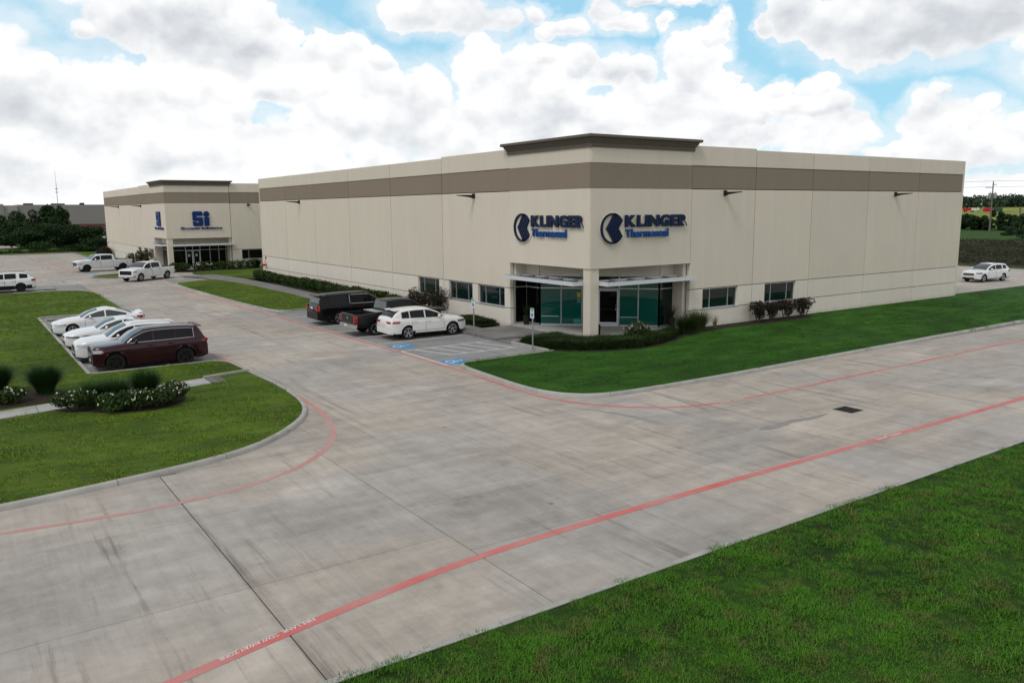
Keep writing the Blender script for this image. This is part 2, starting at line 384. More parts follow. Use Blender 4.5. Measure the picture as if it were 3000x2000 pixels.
# ------------------------------------------------------------------ mesh helpers
class MB:
    def __init__(s, T=None):
        s.v = []; s.f = []; s.mi = []; s.T = T
    def add(s, vs, fs, mi=0):
        o = len(s.v)
        s.v += [tuple(s.T(*q)) if s.T else tuple(q) for q in vs]
        s.f += [tuple(i + o for i in f) for f in fs]
        s.mi += [mi] * len(fs)
        return s
    def box(s, a0, a1, b0, b1, c0, c1, mi=0):
        vs = [(x, y, z) for x in (a0, a1) for y in (b0, b1) for z in (c0, c1)]
        return s.add(vs, [(0, 1, 3, 2), (4, 6, 7, 5), (0, 4, 5, 1), (2, 3, 7, 6), (0, 2, 6, 4), (1, 5, 7, 3)], mi)
    def bar(s, p0, p1, w, h, mi=0, upv=(0, 0, 1)):
        """box along p0->p1, w sideways, h along up"""
        p0 = Vector(p0); p1 = Vector(p1); d = (p1 - p0).normalized(); u = Vector(upv)
        sd_ = d.cross(u)
        if sd_.length < 1e-5: sd_ = d.cross(Vector((1, 0, 0)))
        sd_.normalize(); u = sd_.cross(d).normalized()
        vs = []
        for p in (p0, p1):
            for a in (-1, 1):
                for b in (-1, 1): vs.append(p + sd_ * (a * w / 2) + u * (b * h / 2))
        return s.add(vs, [(0, 1, 3, 2), (4, 6, 7, 5), (0, 4, 5, 1), (2, 3, 7, 6), (0, 2, 6, 4), (1, 5, 7, 3)], mi)
    def tube(s, pts, r, n=8, mi=0, caps=True):
        rings = []; vs = []
        rs = r if isinstance(r, (list, tuple)) else [r] * len(pts)
        P = [Vector(q) for q in pts]
        for i, p in enumerate(P):
            d = (P[min(i + 1, len(P) - 1)] - P[max(i - 1, 0)]).normalized()
            a = d.cross(Vector((0, 0, 1)))
            if a.length < 1e-3: a = d.cross(Vector((1, 0, 0)))
            a.normalize(); b = a.cross(d)
            rings.append([len(vs) + k for k in range(n)])
            for k in range(n):
                t = 2 * PI * k / n; vs.append(p + (a * math.cos(t) + b * math.sin(t)) * rs[i])
        fs = []
        for i in range(len(P) - 1):
            for k in range(n): fs.append((rings[i][k], rings[i][(k + 1) % n], rings[i + 1][(k + 1) % n], rings[i + 1][k]))
        if caps: fs += [tuple(rings[0][::-1]), tuple(rings[-1])]
        return s.add(vs, fs, mi)
    def lathe(s, prof, c, axis='z', n=20, mi=0):
        """prof: (radius, height along axis)"""
        vs = []; fs = []
        for (r, h) in prof:
            for k in range(n):
                t = 2 * PI * k / n; a, b = r * math.cos(t), r * math.sin(t)
                q = (a, b, h) if axis == 'z' else ((a, h, b) if axis == 'y' else (h, a, b))
                vs.append((q[0] + c[0], q[1] + c[1], q[2] + c[2]))
        for i in range(len(prof) - 1):
            for k in range(n): fs.append((i * n + k, i * n + (k + 1) % n, (i + 1) * n + (k + 1) % n, (i + 1) * n + k))
        return s.add(vs, fs, mi)
    def prism(s, poly, z0, z1, mi=0, cap=True):
        n = len(poly)
        vs = [(x, y, z0) for x, y in poly] + [(x, y, z1) for x, y in poly]
        fs = [(i, (i + 1) % n, n + (i + 1) % n, n + i) for i in range(n)]
        if cap: fs += [tuple(range(n))[::-1], tuple(range(n, 2 * n))]
        return s.add(vs, fs, mi)
    def mesh(s, name, mats):
        me = bpy.data.meshes.new(name)
        me.from_pydata(s.v, [], s.f)
        for q in (mats if isinstance(mats, (list, tuple)) else [mats]): me.materials.append(q)
        if any(s.mi): me.polygons.foreach_set('material_index', s.mi)
        me.update()
        return me
    def build(s, name, mats, parent=None, smooth=False, fix=True):
        me = s.mesh(name, mats)
        if fix:
            import bmesh
            b = bmesh.new(); b.from_mesh(me); bmesh.ops.recalc_face_normals(b, faces=b.faces); b.to_mesh(me); b.free()
        if smooth:
            me.polygons.foreach_set('use_smooth', [True] * len(me.polygons)); me.set_sharp_from_angle(angle=R_(smooth if smooth > 1 else 35))
        return link(name, me, parent)


def link(name, me, parent=None):
    o = bpy.data.objects.new(name, me); COL.objects.link(o)
    if parent is not None: o.parent = parent
    return o


def tag(o, label=None, cat=None, group=None, kind=None):
    if label: o['label'] = label
    if cat: o['category'] = cat
    if group: o['group'] = group
    if kind: o['kind'] = kind
    return o


def empty(name, loc, rz=0.0):
    o = bpy.data.objects.new(name, None); COL.objects.link(o)
    o.location = loc; o.rotation_euler = (0, 0, rz); o.empty_display_size = .3
    return o


KIDS = {}
def copy_tree(o, parent=None):
    c = o.copy(); COL.objects.link(c)
    if parent is not None: c.parent = parent
    for ch in o.children: copy_tree(ch, c)
    return c


def np_mesh(name, V, F, mats, tone=None, mi=None):
    """fast mesh from arrays; F is (n,3) or (n,4)"""
    me = bpy.data.meshes.new(name)
    V = np.asarray(V, np.float32); F = np.asarray(F, np.int32)
    k = F.shape[1]
    me.vertices.add(len(V)); me.vertices.foreach_set('co', V.ravel())
    me.loops.add(F.size); me.loops.foreach_set('vertex_index', F.ravel())
    me.polygons.add(len(F)); me.polygons.foreach_set('loop_start', np.arange(0, F.size, k, dtype=np.int32))
    for q in (mats if isinstance(mats, (list, tuple)) else [mats]): me.materials.append(q)
    if mi is not None: me.polygons.foreach_set('material_index', np.asarray(mi, np.int32))
    me.update(calc_edges=True)
    if tone is not None:
        at = me.attributes.new('tone', 'FLOAT', 'FACE'); at.data.foreach_set('value', np.asarray(tone, np.float32))
    return me


def text_mesh(s, size=1.0, offset=0.0, extrude=0.0, sx=1.0, align='LEFT', spacing=1.0):
    cu = bpy.data.curves.new('lettering', 'FONT')
    cu.body = s; cu.size = size; cu.offset = offset; cu.extrude = extrude; cu.align_x = align; cu.space_character = spacing
    o = bpy.data.objects.new('lettering', cu); COL.objects.link(o)
    dg = bpy.context.evaluated_depsgraph_get()
    me = bpy.data.meshes.new_from_object(o.evaluated_get(dg))
    bpy.data.objects.remove(o); bpy.data.curves.remove(cu)
    for v in me.vertices: v.co.x *= sx
    return me


def map_mesh(me, T):
    for v in me.vertices: v.co = T(v.co.x, v.co.y, v.co.z)
    return me


def smooth_poly(pts, closed=False, it=2):
    P = [Vector((p[0], p[1])) for p in pts]
    for _ in range(it):
        Q = []
        n = len(P)
        rng_ = range(n) if closed else range(n - 1)
        if not closed: Q.append(P[0])
        for i in rng_:
            a, b = P[i], P[(i + 1) % n]
            Q += [a * .75 + b * .25, a * .25 + b * .75]
        if not closed: Q.append(P[-1])
        P = Q
    return [(p.x, p.y) for p in P]


def resample(pts, step):
    P = [Vector((p[0], p[1])) for p in pts]
    out = [P[0]]; acc = 0.0
    for a, b in zip(P[:-1], P[1:]):
        L = (b - a).length; d = step - acc
        while d <= L:
            out.append(a + (b - a) * (d / L)); d += step
        acc = L - (d - step)
    if (out[-1] - P[-1]).length > 1e-3: out.append(P[-1])
    return [(p.x, p.y) for p in out]


def normals2(pts):
    P = [Vector((p[0], p[1])) for p in pts]; out = []
    for i in range(len(P)):
        d = (P[min(i + 1, len(P) - 1)] - P[max(i - 1, 0)]).normalized()
        out.append(Vector((-d.y, d.x)))          # to the left of the walking direction
    return P, out

# ------------------------------------------------------------------ ground, road, slabs, kerbs, lawns
D = -0.13          # level of the roadway; lawns and floors are near 0


def ground_h(x, y):
    h = -0.22
    if x > 74:
        if x < 84: h = -0.22 - 3.0 * (x - 74) / 10
        elif x < 122: h = -3.22
        elif x < 141: h = -3.22 + 3.2 * (x - 122) / 19
        else: h = -0.02 + (0 if x < 260 else (x - 260) / 500 * 6.0 if x < 760 else 6.0 + (x - 760) * .0012)
    return h


def ground_fn(t, p):
    P = pos(t)
    sp = t.n('ShaderNodeSeparateXYZ'); t.put(sp.inputs[0], P)
    n1 = t.noise(P, .05, 5, .6); n2 = t.noise(P, .8, 5, .7); n3 = t.noise(t.scale(P, (.4, .4, .4)), 1.0, 4, .6)
    lawn = t.mix(t.ramp(n2, .35, .7), (.026, .066, .010), (.042, .088, .014))
    weeds = t.mix(t.ramp(n2, .3, .7), (.018, .022, .010), (.055, .052, .028))
    mead_sunlit = t.mix(t.ramp(n1, .4, .62), (.25, .26, .06), (.11, .17, .04))  # yellow-green meadow; the sunlight on it is put into this brighter colour
    xw = t.m('ADD', sp.outputs[0], t.m('MULTIPLY', t.m('SUBTRACT', n3, .5), 8.0))
    a = t.m('MULTIPLY', t.ramp(xw, 76, 78), t.ramp(xw, 142, 146, 1, 0))
    c = t.mix(a, lawn, weeds)
    c = t.mix(t.ramp(xw, 250, 262), c, mead_sunlit)
    t.put(p.inputs['Base Color'], c)
    bump(t, p, n2, .8, .4)


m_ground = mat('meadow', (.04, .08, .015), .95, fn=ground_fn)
xs = np.unique(np.concatenate([np.linspace(-4500, -400, 12), np.linspace(-400, 70, 40), np.linspace(74, 150, 39), np.linspace(155, 900, 50), np.linspace(950, 5000, 20)]))
ys = np.unique(np.concatenate([np.linspace(-3000, -300, 8), np.linspace(-300, 400, 71), np.linspace(450, 5000, 24)]))
gx, gy = np.meshgrid(xs, ys, indexing='ij')
gz = np.vectorize(ground_h)(gx, gy) + np.where((gx > 122) & (gx < 900), RNG.normal(0, .18, gx.shape), 0)
ii = np.arange(len(xs) * len(ys)).reshape(len(xs), len(ys))
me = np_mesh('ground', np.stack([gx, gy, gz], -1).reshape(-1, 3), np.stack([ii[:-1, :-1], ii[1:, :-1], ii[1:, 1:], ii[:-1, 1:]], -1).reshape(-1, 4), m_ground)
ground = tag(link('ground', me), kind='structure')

# roadway: a dark bed shows in the joints between concrete slabs laid on it
mb = MB()
mb.box(-90, 160, -21.7, -9.0, D - .12, D - .035)
mb.box(-24.0, -2.6, -9.0, 133.0, D - .12, D - .036)
road = tag(mb.build('road', m_seal), kind='structure')
slab_pieces = []


def slab(x0, x1, y0, y1, gx0=.008, gx1=.008, gy0=.006, gy1=.006, m=None):
    mb = MB()
    b = .006
    a0, a1, c0, c1 = x0 + gx0, x1 - gx1, y0 + gy0, y1 - gy1
    mb.add([(a0, c0, D - .05), (a1, c0, D - .05), (a1, c1, D - .05), (a0, c1, D - .05),
            (a0, c0, D - b), (a1, c0, D - b), (a1, c1, D - b), (a0, c1, D - b),
            (a0 + b, c0 + b, D), (a1 - b, c0 + b, D), (a1 - b, c1 - b, D), (a0 + b, c1 - b, D)],
           [(0, 1, 5, 4), (1, 2, 6, 5), (2, 3, 7, 6), (3, 0, 4, 7), (4, 5, 9, 8), (5, 6, 10, 9), (6, 7, 11, 10), (7, 4, 8, 11), (8, 9, 10, 11)])
    o = mb.build('slab', m or m_road, road, fix=False)
    return o


ex = [-40, -31.5, -23.0, -18.78, -14.4, -10.05, -5.7, -1.35, 3.0, 7.35, 11.7, 16.05, 20.4, 24.75, 29.1, 33.45, 37.8, 42.15]
for i in range(len(ex) - 1):
    x0, x1 = ex[i], ex[i + 1]
    yy = [-21.62, -17.77, -13.6, -9.9] if x1 < -18 else ([-21.62, -18.7, -15.95, -12.9, -9.9] if i % 2 else [-21.62, -17.6, -15.95, -12.9, -9.9])
    for a, b in zip(yy[:-1], yy[1:]):
        slab(x0, x1, a, b, .013 if x0 == -23.0 else .010, .013 if x1 == -23.0 else .010, .009, .014 if b == -9.9 else .006)
for x0, x1 in ((42.15, 70.), (70., 158.), (-90, -40)):
    slab(x0, x1, -21.62, -9.9)
m_bay = mat('bay_concrete', (.24, .235, .225), .85, fn=concrete_fn((.245, .24, .228)))
# the drive beside the building, its parking bays on both sides
dx = [-22.6, -16.75, -13.05, -9.0, -3.4]
dy = [-9.9, -5.2, -.6, 3.9, 8.4, 12.9, 17.4, 21.9, 26.4, 30.9, 35.4, 39.9, 44.4, 51.0, 57.6]
for i in range(len(dy) - 1):
    for j in range(len(dx) - 1):
        slab(dx[j], dx[j + 1], dy[i], dy[i + 1], m=m_bay if (j in (0, 3) and dy[i] > -3) else None)
for a, b in ((57.6, 72.), (72., 90.), (90., 131.)):
    for j in range(len(dx) - 1): slab(dx[j], dx[j + 1], a, b)
mb = MB(); mb.box(-60, -24.0, 50.3, 131.0, D - .12, D - .002)
for o in (mb.build('parking_lot', m_road),): tag(o, kind='structure')
mb = MB(); mb.box(36.6, 70.0, .8, 120, D - .12, D)
tag(mb.build('parking_lot', m_road), kind='structure')

# kerbs: swept profile in stones about 3 m long; the walking direction has the lawn on its left
KERB_PROF = [(-.02, D - .04), (-.02, D), (.005, -.035), (.022, -.008), (.05, .002), (.155, .002), (.16, -.05)]


def kerb(pts, name='kerb', step=3.0, smooth=2, closed=False, prof=KERB_PROF, m=None):
    P = smooth_poly(pts, closed, smooth) if smooth else pts
    if closed: P = P + [P[0]]
    root = tag(bpy.data.objects.new(name, None), kind='structure'); COL.objects.link(root)
    P = resample(P, .25)
    n = max(2, int(step / .25)); i = 0
    while i < len(P) - 1:
        seg = P[i:i + n + 1]
        if len(P) - (i + n) < 4: seg = P[i:]; n = len(P)
        Q, N = normals2(seg)
        mb = MB(); vs = []; k = len(prof)
        for j, (q, nn) in enumerate(zip(Q, N)):
            d = Vector((nn.y, -nn.x)); e = .009 if j == 0 else (-.009 if j == len(Q) - 1 else 0)
            for (w, h) in prof: vs.append((q.x + nn.x * w + d.x * e, q.y + nn.y * w + d.y * e, h))
        fs = [(j * k + a, j * k + a + 1, (j + 1) * k + a + 1, (j + 1) * k + a) for j in range(len(Q) - 1) for a in range(k - 1)]
        fs += [tuple(range(k)), tuple(range((len(Q) - 1) * k, len(Q) * k))[::-1]]
        mb.add(vs, fs); mb.build('kerb_stone', m or m_kerb, root, smooth=40)
        i += n
    return root


def sheet(name, poly, z, m, kind='structure', thick=.06):
    import bmesh
    b = bmesh.new()
    f = b.faces.new([b.verts.new((x, y, z)) for x, y in poly])
    f.normal_update()
    if f.normal.z < 0: f.normal_flip()
    bmesh.ops.triangulate(b, faces=b.faces[:])
    ext = bmesh.ops.extrude_face_region(b, geom=b.faces[:])
    lo = [g for g in ext['geom'] if isinstance(g, bmesh.types.BMVert)]
    for v in lo: v.co.z -= thick
    bmesh.ops.recalc_face_normals(b, faces=b.faces)
    me = bpy.data.meshes.new(name); b.to_mesh(me); b.free(); me.materials.append(m)
    o = link(name, me)
    if kind: o['kind'] = kind
    return o


# main lawn round the building (walk with the lawn on the left: from the far right back to the parking)
main_kerb = [(-3.2, -1.0), (-6.9, -1.06), (-8.3, -1.1), (-8.72, -1.35), (-8.95, -2.2), (-9.05, -3.6), (-9.14, -5.0), (-9.22, -6.6), (-9.12, -8.0), (-8.6, -9.15), (-7.7, -9.8), (-6.3, -10.02), (-4, -10.1), (-1.5, -10.12), (8, -9.95), (20, -9.7), (40, -9.6), (90, -9.5)]
kerb(main_kerb)
sheet('lawn', smooth_poly([(p[0] + .1, p[1] + .1) for p in main_kerb], False, 2) + [(90, .55), (36.9, .55), (36.9, .2), (.0, .2), (-.4, -.2), (-3.35, -.9)], -.012, m_lawn)
kerb([(90, .62), (48, .66), (40, .8), (36.7, .9)], smooth=0, step=4)
# left lawn: round the corner of the drive, the parking pocket, the far end
left_kerb = [(-90, -10.9), (-40, -10.75), (-30, -10.55), (-26.6, -10.43), (-24.9, -10.2), (-23.0, -9.87), (-21.4, -9.5), (-20.15, -8.95), (-19.05, -8.05), (-18.05, -6.9), (-17.42, -5.85), (-17.0, -4.6), (-16.78, -3.0), (-16.68, -.7), (-16.72, .8), (-16.78, 2.0), (-16.78, 4.9), (-16.9, 5.7), (-17.4, 6.2)]
kerb(left_kerb)
FLAT = [(-.02, D - .04), (-.02, -.02), (0, 0.0), (.155, 0.0), (.16, -.05)]
pocket = [(-17.3, 6.2), (-22.5, 6.2), (-22.5, 29.35), (-17.1, 29.7)]
for a, b in zip(pocket[:-1], pocket[1:]):
    kerb([a, b], smooth=0, step=3.2, prof=FLAT)
far_kerb = [(-17.0, 29.7), (-16.9, 37.4), (-16.82, 44.5), (-16.9, 46.8), (-17.6, 48.9), (-19.0, 50.0), (-21.1, 50.06), (-30, 49.4), (-60, 48)]
kerb(far_kerb, step=4)
left_poly = (smooth_poly([(p[0] - .1, p[1] + .1) for p in left_kerb[:-2]], False, 2) + [(-17.0, 5.4), (-17.35, 6.05), (-22.62, 6.06), (-22.62, 29.5), (-17.15, 29.82)]
             + smooth_poly([(p[0] - .1, p[1] - .08) for p in far_kerb[1:]], False, 1) + [(-90, 46)])
sheet('lawn', left_poly, -.012, m_lawn2)
# near lawn along the south side of the road, edged by a low flush kerb
near_edge = [(160, -21.38), (40, -21.42), (0, -21.46), (-10, -21.5), (-20, -21.55), (-24.0, -21.52), (-40, -21.6), (-90, -21.6)]
FLUSH = [(-.0, D - .05), (-.0, D + .035), (.012, D + .045), (.15, D + .045), (.16, D - .05)]
kerb(near_edge, smooth=0, prof=FLUSH, step=6)
m_near = mat('long_lawn_grass', (.03, .07, .01), .95, fn=grass_ground_fn((.014, .042, .005), (.028, .072, .008), (.050, .052, .018)))
sheet('lawn', [(p[0], p[1] - .12) for p in near_edge] + [(-90, -120), (160, -120)], D + .03, m_near)
# island with walk between the two entrances
isl = [(-6.3, 23.0), (-8.2, 23.0), (-8.8, 23.3), (-9.15, 27), (-9.4, 33), (-9.55, 40), (-9.6, 46.5), (-9.5, 50.0), (-9.2, 51.5), (-8.4, 52.3), (-6.0, 53.4), (-3.9, 54.2)]
kerb(list(reversed(isl)), step=4)
sheet('lawn', [(p[0] + .1, p[1]) for p in smooth_poly(isl, False, 1)] + [(-4.0, 46.9), (-3.9, 37), (-4.1, 23.05)], -.012, m_lawn2)
# small islet before the second building
islet = [(-10.3, 69.6), (-13.9, 67.7), (-14.45, 66.6), (-14.3, 64.9), (-13.6, 63.6), (-11.6, 63.9), (-9.6, 64.7), (-8.4, 68)]
kerb(list(reversed(islet)), closed=True, step=3)
sheet('lawn', smooth_poly([(p[0] * .94 - .7, p[1] * .94 + 4.0) for p in islet], True, 2), .0, m_lawn2)
# lawns behind: between the buildings and at the back of the lot
sheet('lawn', [(-2.5, 53.4), (-.6, 51.3), (-.1, 53.3), (36, 53.3), (36, 69.3), (-2.0, 69.3), (-4.6, 64.2)], -.014, m_lawn2)
back_edge = [(-60, 129.0), (-22, 129.2), (-14.7, 129.4), (-9.4, 130.6), (-8.8, 128.5), (-8.85, 122), (-9.0, 108), (-8.6, 80)]
kerb(list(reversed(back_edge)), smooth=0, step=6)
sheet('lawn', [(-60, 129.1)] + back_edge[1:4] + [(-8.7, 128.5), (-8.75, 122), (-8.9, 108), (-8.5, 80), (-6.0, 80), (-6.0, 118), (20, 118), (20, 150), (-60, 150)], -.02, m_lawn2)
mb = MB(); mb.box(-60, -20, 136.5, 139.5, -.1, 0.01); tag(mb.build('path', m_walk), kind='structure')

# walks
sheet('walk', [(-3.5, 23.0), (-4.0, 28.5), (-3.85, 37), (-4.1, 47), (-5.4, 57), (-6.8, 60.3), (-3.2, 60.6), (-2.2, 52), (-1.95, 42), (-2.1, 33), (-2.2, 23.), (-2.6, 8.), (-3.5, 8.)], -.004, m_walk)
ent = empty('entrance_walk', (0, 0, 0)); ent['kind'] = 'structure'
for x0, x1, y0, y1 in ((-3.52, -2.0, 3.5, 6.1), (-3.52, -2.0, 6.1, 8.75), (-2.0, -.05, 3.9, 6.1), (-2.0, -.05, 6.1, 7.3), (-2.0, -.3, 2.3, 3.9)):
    MB().box(x0 + .006, x1 - .006, y0 + .006, y1 - .006, D - .05, .018).build('paving_slab', m_walk, ent)
MB().box(-3.52, -2.006, 2.15, 3.49, D - .05, D + .05).build('paving_slab', m_walk, ent)
pw = empty('path', (0, 0, 0)); pw['kind'] = 'structure'
def left_walk(x): return 1.36 + (x + 17.03) * .235 - .0
ws = [-40, -34, -29.2, -27.4, -25.0, -22.6, -20.35, -18.85]
for a, b in zip(ws[:-1], ws[1:]):
    MB().add([(a + .01, left_walk(a), -.05), (b - .01, left_walk(b), -.05), (b - .01, left_walk(b) + 1.2, -.05), (a + .01, left_walk(a) + 1.2, -.05),
              (a + .01, left_walk(a), .012), (b - .01, left_walk(b), .012), (b - .01, left_walk(b) + 1.2, .012), (a + .01, left_walk(a) + 1.2, .012)],
             [(0, 1, 5, 4), (1, 2, 6, 5), (2, 3, 7, 6), (3, 0, 4, 7), (4, 5, 6, 7)]).build('paving_slab', m_pale_walk, pw)
# ribbed ramp down to the drive
mb = MB(); mb.add([(-18.83, left_walk(-18.83), .012), (-16.8, left_walk(-16.8), D + .01), (-16.8, left_walk(-16.8) + 1.2, D + .01), (-18.83, left_walk(-18.83) + 1.2, .012)], [(0, 1, 2, 3)])
for k in range(16):
    x = -18.75 + k * .122; z = .012 + (x + 18.83) / 2.03 * (D - .002)
    mb.bar((x, left_walk(x) + .03, z + .006), (x, left_walk(x) + 1.17, z + .006), .055, .022)
mb.build('ramp', m_walk, pw)
mb = MB(); mb.prism([(-18.85, left_walk(-18.85) + 1.2), (-16.85, left_walk(-16.85) + 1.2), (-16.85, left_walk(-16.85) + 1.38), (-18.85, left_walk(-18.85) + 1.36)], D - .05, .06); mb.build('ramp_kerb', m_kerb, pw)

# ------------------------------------------------------------------ painted markings (sheets a few mm above the slabs)
ZP = D + .004


def stripe(name, pts, w, m, smooth=2, z=ZP):
    P = smooth_poly(pts, False, smooth) if smooth else pts
    P = resample(P, .35); Q, N = normals2(P)
    mb = MB(); vs = []
    for q, nn in zip(Q, N): vs += [(q.x - nn.x * w / 2, q.y - nn.y * w / 2, z), (q.x + nn.x * w / 2, q.y + nn.y * w / 2, z)]
    mb.add(vs, [(2 * i, 2 * i + 2, 2 * i + 3, 2 * i + 1) for i in range(len(Q) - 1)])
    return tag(mb.build(name, m), kind='structure')


def lettering(s, p, ang, size, sx=1.0, sp=1.25, m=None):
    me = text_mesh(s, size, .012 * size, 0, sx, 'LEFT', sp)
    c, sn = math.cos(ang), math.sin(ang)
    map_mesh(me, lambda x, y, z: (p[0] + x * c - y * sn, p[1] + x * sn + y * c, ZP + .004))
    me.materials.append(m or m_white)
    return tag(link('road_lettering', me), kind='structure')


lineB = [(-40, -23.5), (-28, -20.95), (-25, -20.22), (-24.07, -20.02), (-23, -19.78), (-21.25, -19.42), (-19.4, -19.12), (-17.4, -18.98), (-14, -18.92), (-10, -18.9), (0, -18.94), (30, -18.9), (120, -18.8)]
stripe('red_line', lineB, .22, m_red, 2)
lineA = [(-60, -11.4), (-40, -11.5), (-28, -11.9), (-26.7, -12.0), (-25.4, -12.18), (-24.0, -12.32), (-22.6, -12.28), (-21.1, -12.0), (-19.5, -11.2), (-18.2, -9.8), (-17.55, -8.5), (-17.12, -7.0), (-16.82, -5.3), (-16.7, -3.2), (-16.66, -.5), (-16.68, 5.0), (-16.7, 8.0), (-16.75, 10), (-16.8, 20), (-16.9, 29.3)]
stripe('red_line', lineA, .18, m_oldred, 2)
lineC = [(-10.2, 51), (-9.9, 40), (-9.65, 30), (-9.5, 20), (-9.35, 12), (-9.2, 5), (-9.18, 0), (-9.2, -3), (-9.35, -5.6), (-9.45, -7.6), (-9.1, -9.7), (-8.0, -11.4), (-6.9, -12.3), (-5.8, -12.8), (-3.3, -13.08), (1.6, -13.0), (6.5, -12.95), (18, -12.7), (60, -12.6), (120, -12.6)]
stripe('red_line', lineC, .15, m_red, 2)
stripe('red_line', [(-15.3, 128.5), (-15.25, 100), (-15.2, 76), (-14.9, 70), (-14.6, 66)], .22, m_oldred, 1)
lettering('FIRE LANE', (-22.48, -19.555), PI + .205, .145, .95, 1.0)
lettering('TOW AWAY ZONE', (-23.17, -19.70), PI + .225, .145, .82, 1.0)
m_fade = mat('faded_white_road_paint', (.5, .42, .41), .85)
lettering('FIRE LANE - TOW AWAY ZONE', (-24.25, -12.37), .02, .125, .80, 1.0, m_fade)
lettering('FIRE LANE', (-3.42, -18.86), PI, .2, 1.2, 1.15)
lettering('FIRE LANE', (-4.8, -13.08), .0, .17, 1.35, 1.2)
lettering('FIRE LANE', (10.3, -12.93), .01, .17, 1.3, 1.2)
for y in (19.8, 17.07, 14.45, 11.79, 9.13, 6.42): stripe('parking_line', [(-9.05, y), (-3.9, y - .02)], .1, m_white, 0)
for y0, y1 in ((3.74, 3.86), (1.40, 1.33)): stripe('parking_line', [(-9.0 if y0 > 2 else -7.6, y0), (-3.72, y1)], .1, m_white, 0)
stripe('parking_line', [(-9.02, 3.74), (-9.02, -.9)], .12, m_white, 0, ZP + .003)
for a, b in (((-8.25, 3.70), (-7.5, 1.44)), ((-7.32, 3.72), (-6.58, 1.44)), ((-6.38, 3.74), (-5.64, 1.42)), ((-5.46, 3.77), (-4.75, 1.40)), ((-4.55, 3.78), (-3.9, 1.38))):
    stripe('parking_line', [a, b], .1, m_white, 0)
for y in (8.8, 11.42, 14.05, 16.7, 19.3, 21.95, 24.6, 27.2): stripe('parking_line', [(-22.3, y), (-17.0, y)], .1, m_white, 0)
for a, b in (((-12.4, 54.6), (-7.0, 57.6)), ((-12.0, 62.4), (-9.0, 63.4)), ((-14.4, 71.8), (-9, 72.6)), ((-14.4, 73.9), (-9, 74.7))): stripe('parking_line', [a, b], .12, m_white, 0)


def wheelchair(cx, cy, s, m_sq, rot=0.0):
    """blue square with the white access symbol, painted on the bay"""
    c, sn = math.cos(rot), math.sin(rot)
    def T(x, y, z): return (cx + (x * c - y * sn) * s, cy + (x * sn + y * c) * s, z)
    q = MB(T); q.add([(-.5, -.5, ZP), (.5, -.5, ZP), (.5, .5, ZP), (-.5, .5, ZP)], [(0, 1, 2, 3)])
    root = tag(q.build('access_marking', m_sq), kind='structure')
    mb = MB(T); z = ZP + .004
    def poly(pts, w):
        Q, N = normals2(pts); vs = []
        for a, nn in zip(Q, N): vs += [(a.x - nn.x * w / 2, a.y - nn.y * w / 2, z), (a.x + nn.x * w / 2, a.y + nn.y * w / 2, z)]
        mb.add(vs, [(2 * i, 2 * i + 2, 2 * i + 3, 2 * i + 1) for i in range(len(Q) - 1)])
    poly([(-.06 + .23 * math.cos(a), -.14 + .23 * math.sin(a)) for a in np.linspace(R_(110), R_(345), 18)], .075)
    poly([(-.08, .22), (-.06, -.06), (.13, -.07), (.22, -.32), (.31, -.29)], .08)
    poly([(-.07, .08), (.12, .08)], .07)
    mb.add([(-.09 + .07 * math.cos(a), .33 + .07 * math.sin(a), z) for a in np.linspace(0, 2 * PI, 13)[:-1]], [tuple(range(12))])
    mb.build('access_symbol', m_white, root)


wheelchair(-8.28, 5.08, 1.15, m_blue, -PI / 2)
wheelchair(-8.28, -.28, 1.12, m_blue, -PI / 2)
mbs = MB(); mbs.box(-14.3, -12.9, 73.4, 74.6, ZP, ZP + .003); tag(mbs.build('access_marking', m_blue), kind='structure')


def drain_grate(x0, x1, y0, y1, nx, label):
    o = empty('drain_grate', ((x0 + x1) / 2, (y0 + y1) / 2, D)); tag(o, label, 'drain grate', 'storm drain grates')
    w, d = (x1 - x0) / 2, (y1 - y0) / 2
    MB().box(-w, w, -d, d, .001, .004).build('pit', m_black, o)
    f = MB(); t = .035
    for a in ((-w, w, -d, -d + t), (-w, w, d - t, d), (-w, -w + t, -d + t, d - t), (w - t, w, -d + t, d - t)): f.box(*a, .004, .016)
    f.build('frame', m_blackmetal, o)
    for k in range(1, nx):
        x = -w + 2 * w * k / nx; MB().box(x - .018, x + .018, -d + t, d - t, .005, .014).build('bar', m_blackmetal, o)
    f = MB()
    for k in (-1, 1): f.box(-w + t, w - t, k * d * .33 - .02, k * d * .33 + .02, .004, .012)
    f.build('cross_bar', m_blackmetal, o)


drain_grate(-2.38, -1.7, -16.6, -15.9, 9, 'black cast iron drain grate in the wide concrete road')
drain_grate(-22.2, -21.5, 27.6, 28.3, 6, 'drain grate in the corner of the left parking pocket beside white sedan')
drain_grate(-20.2, -19.2, 52.6, 53.4, 6, 'distant drain grate on the drive behind the white SUV at left edge')

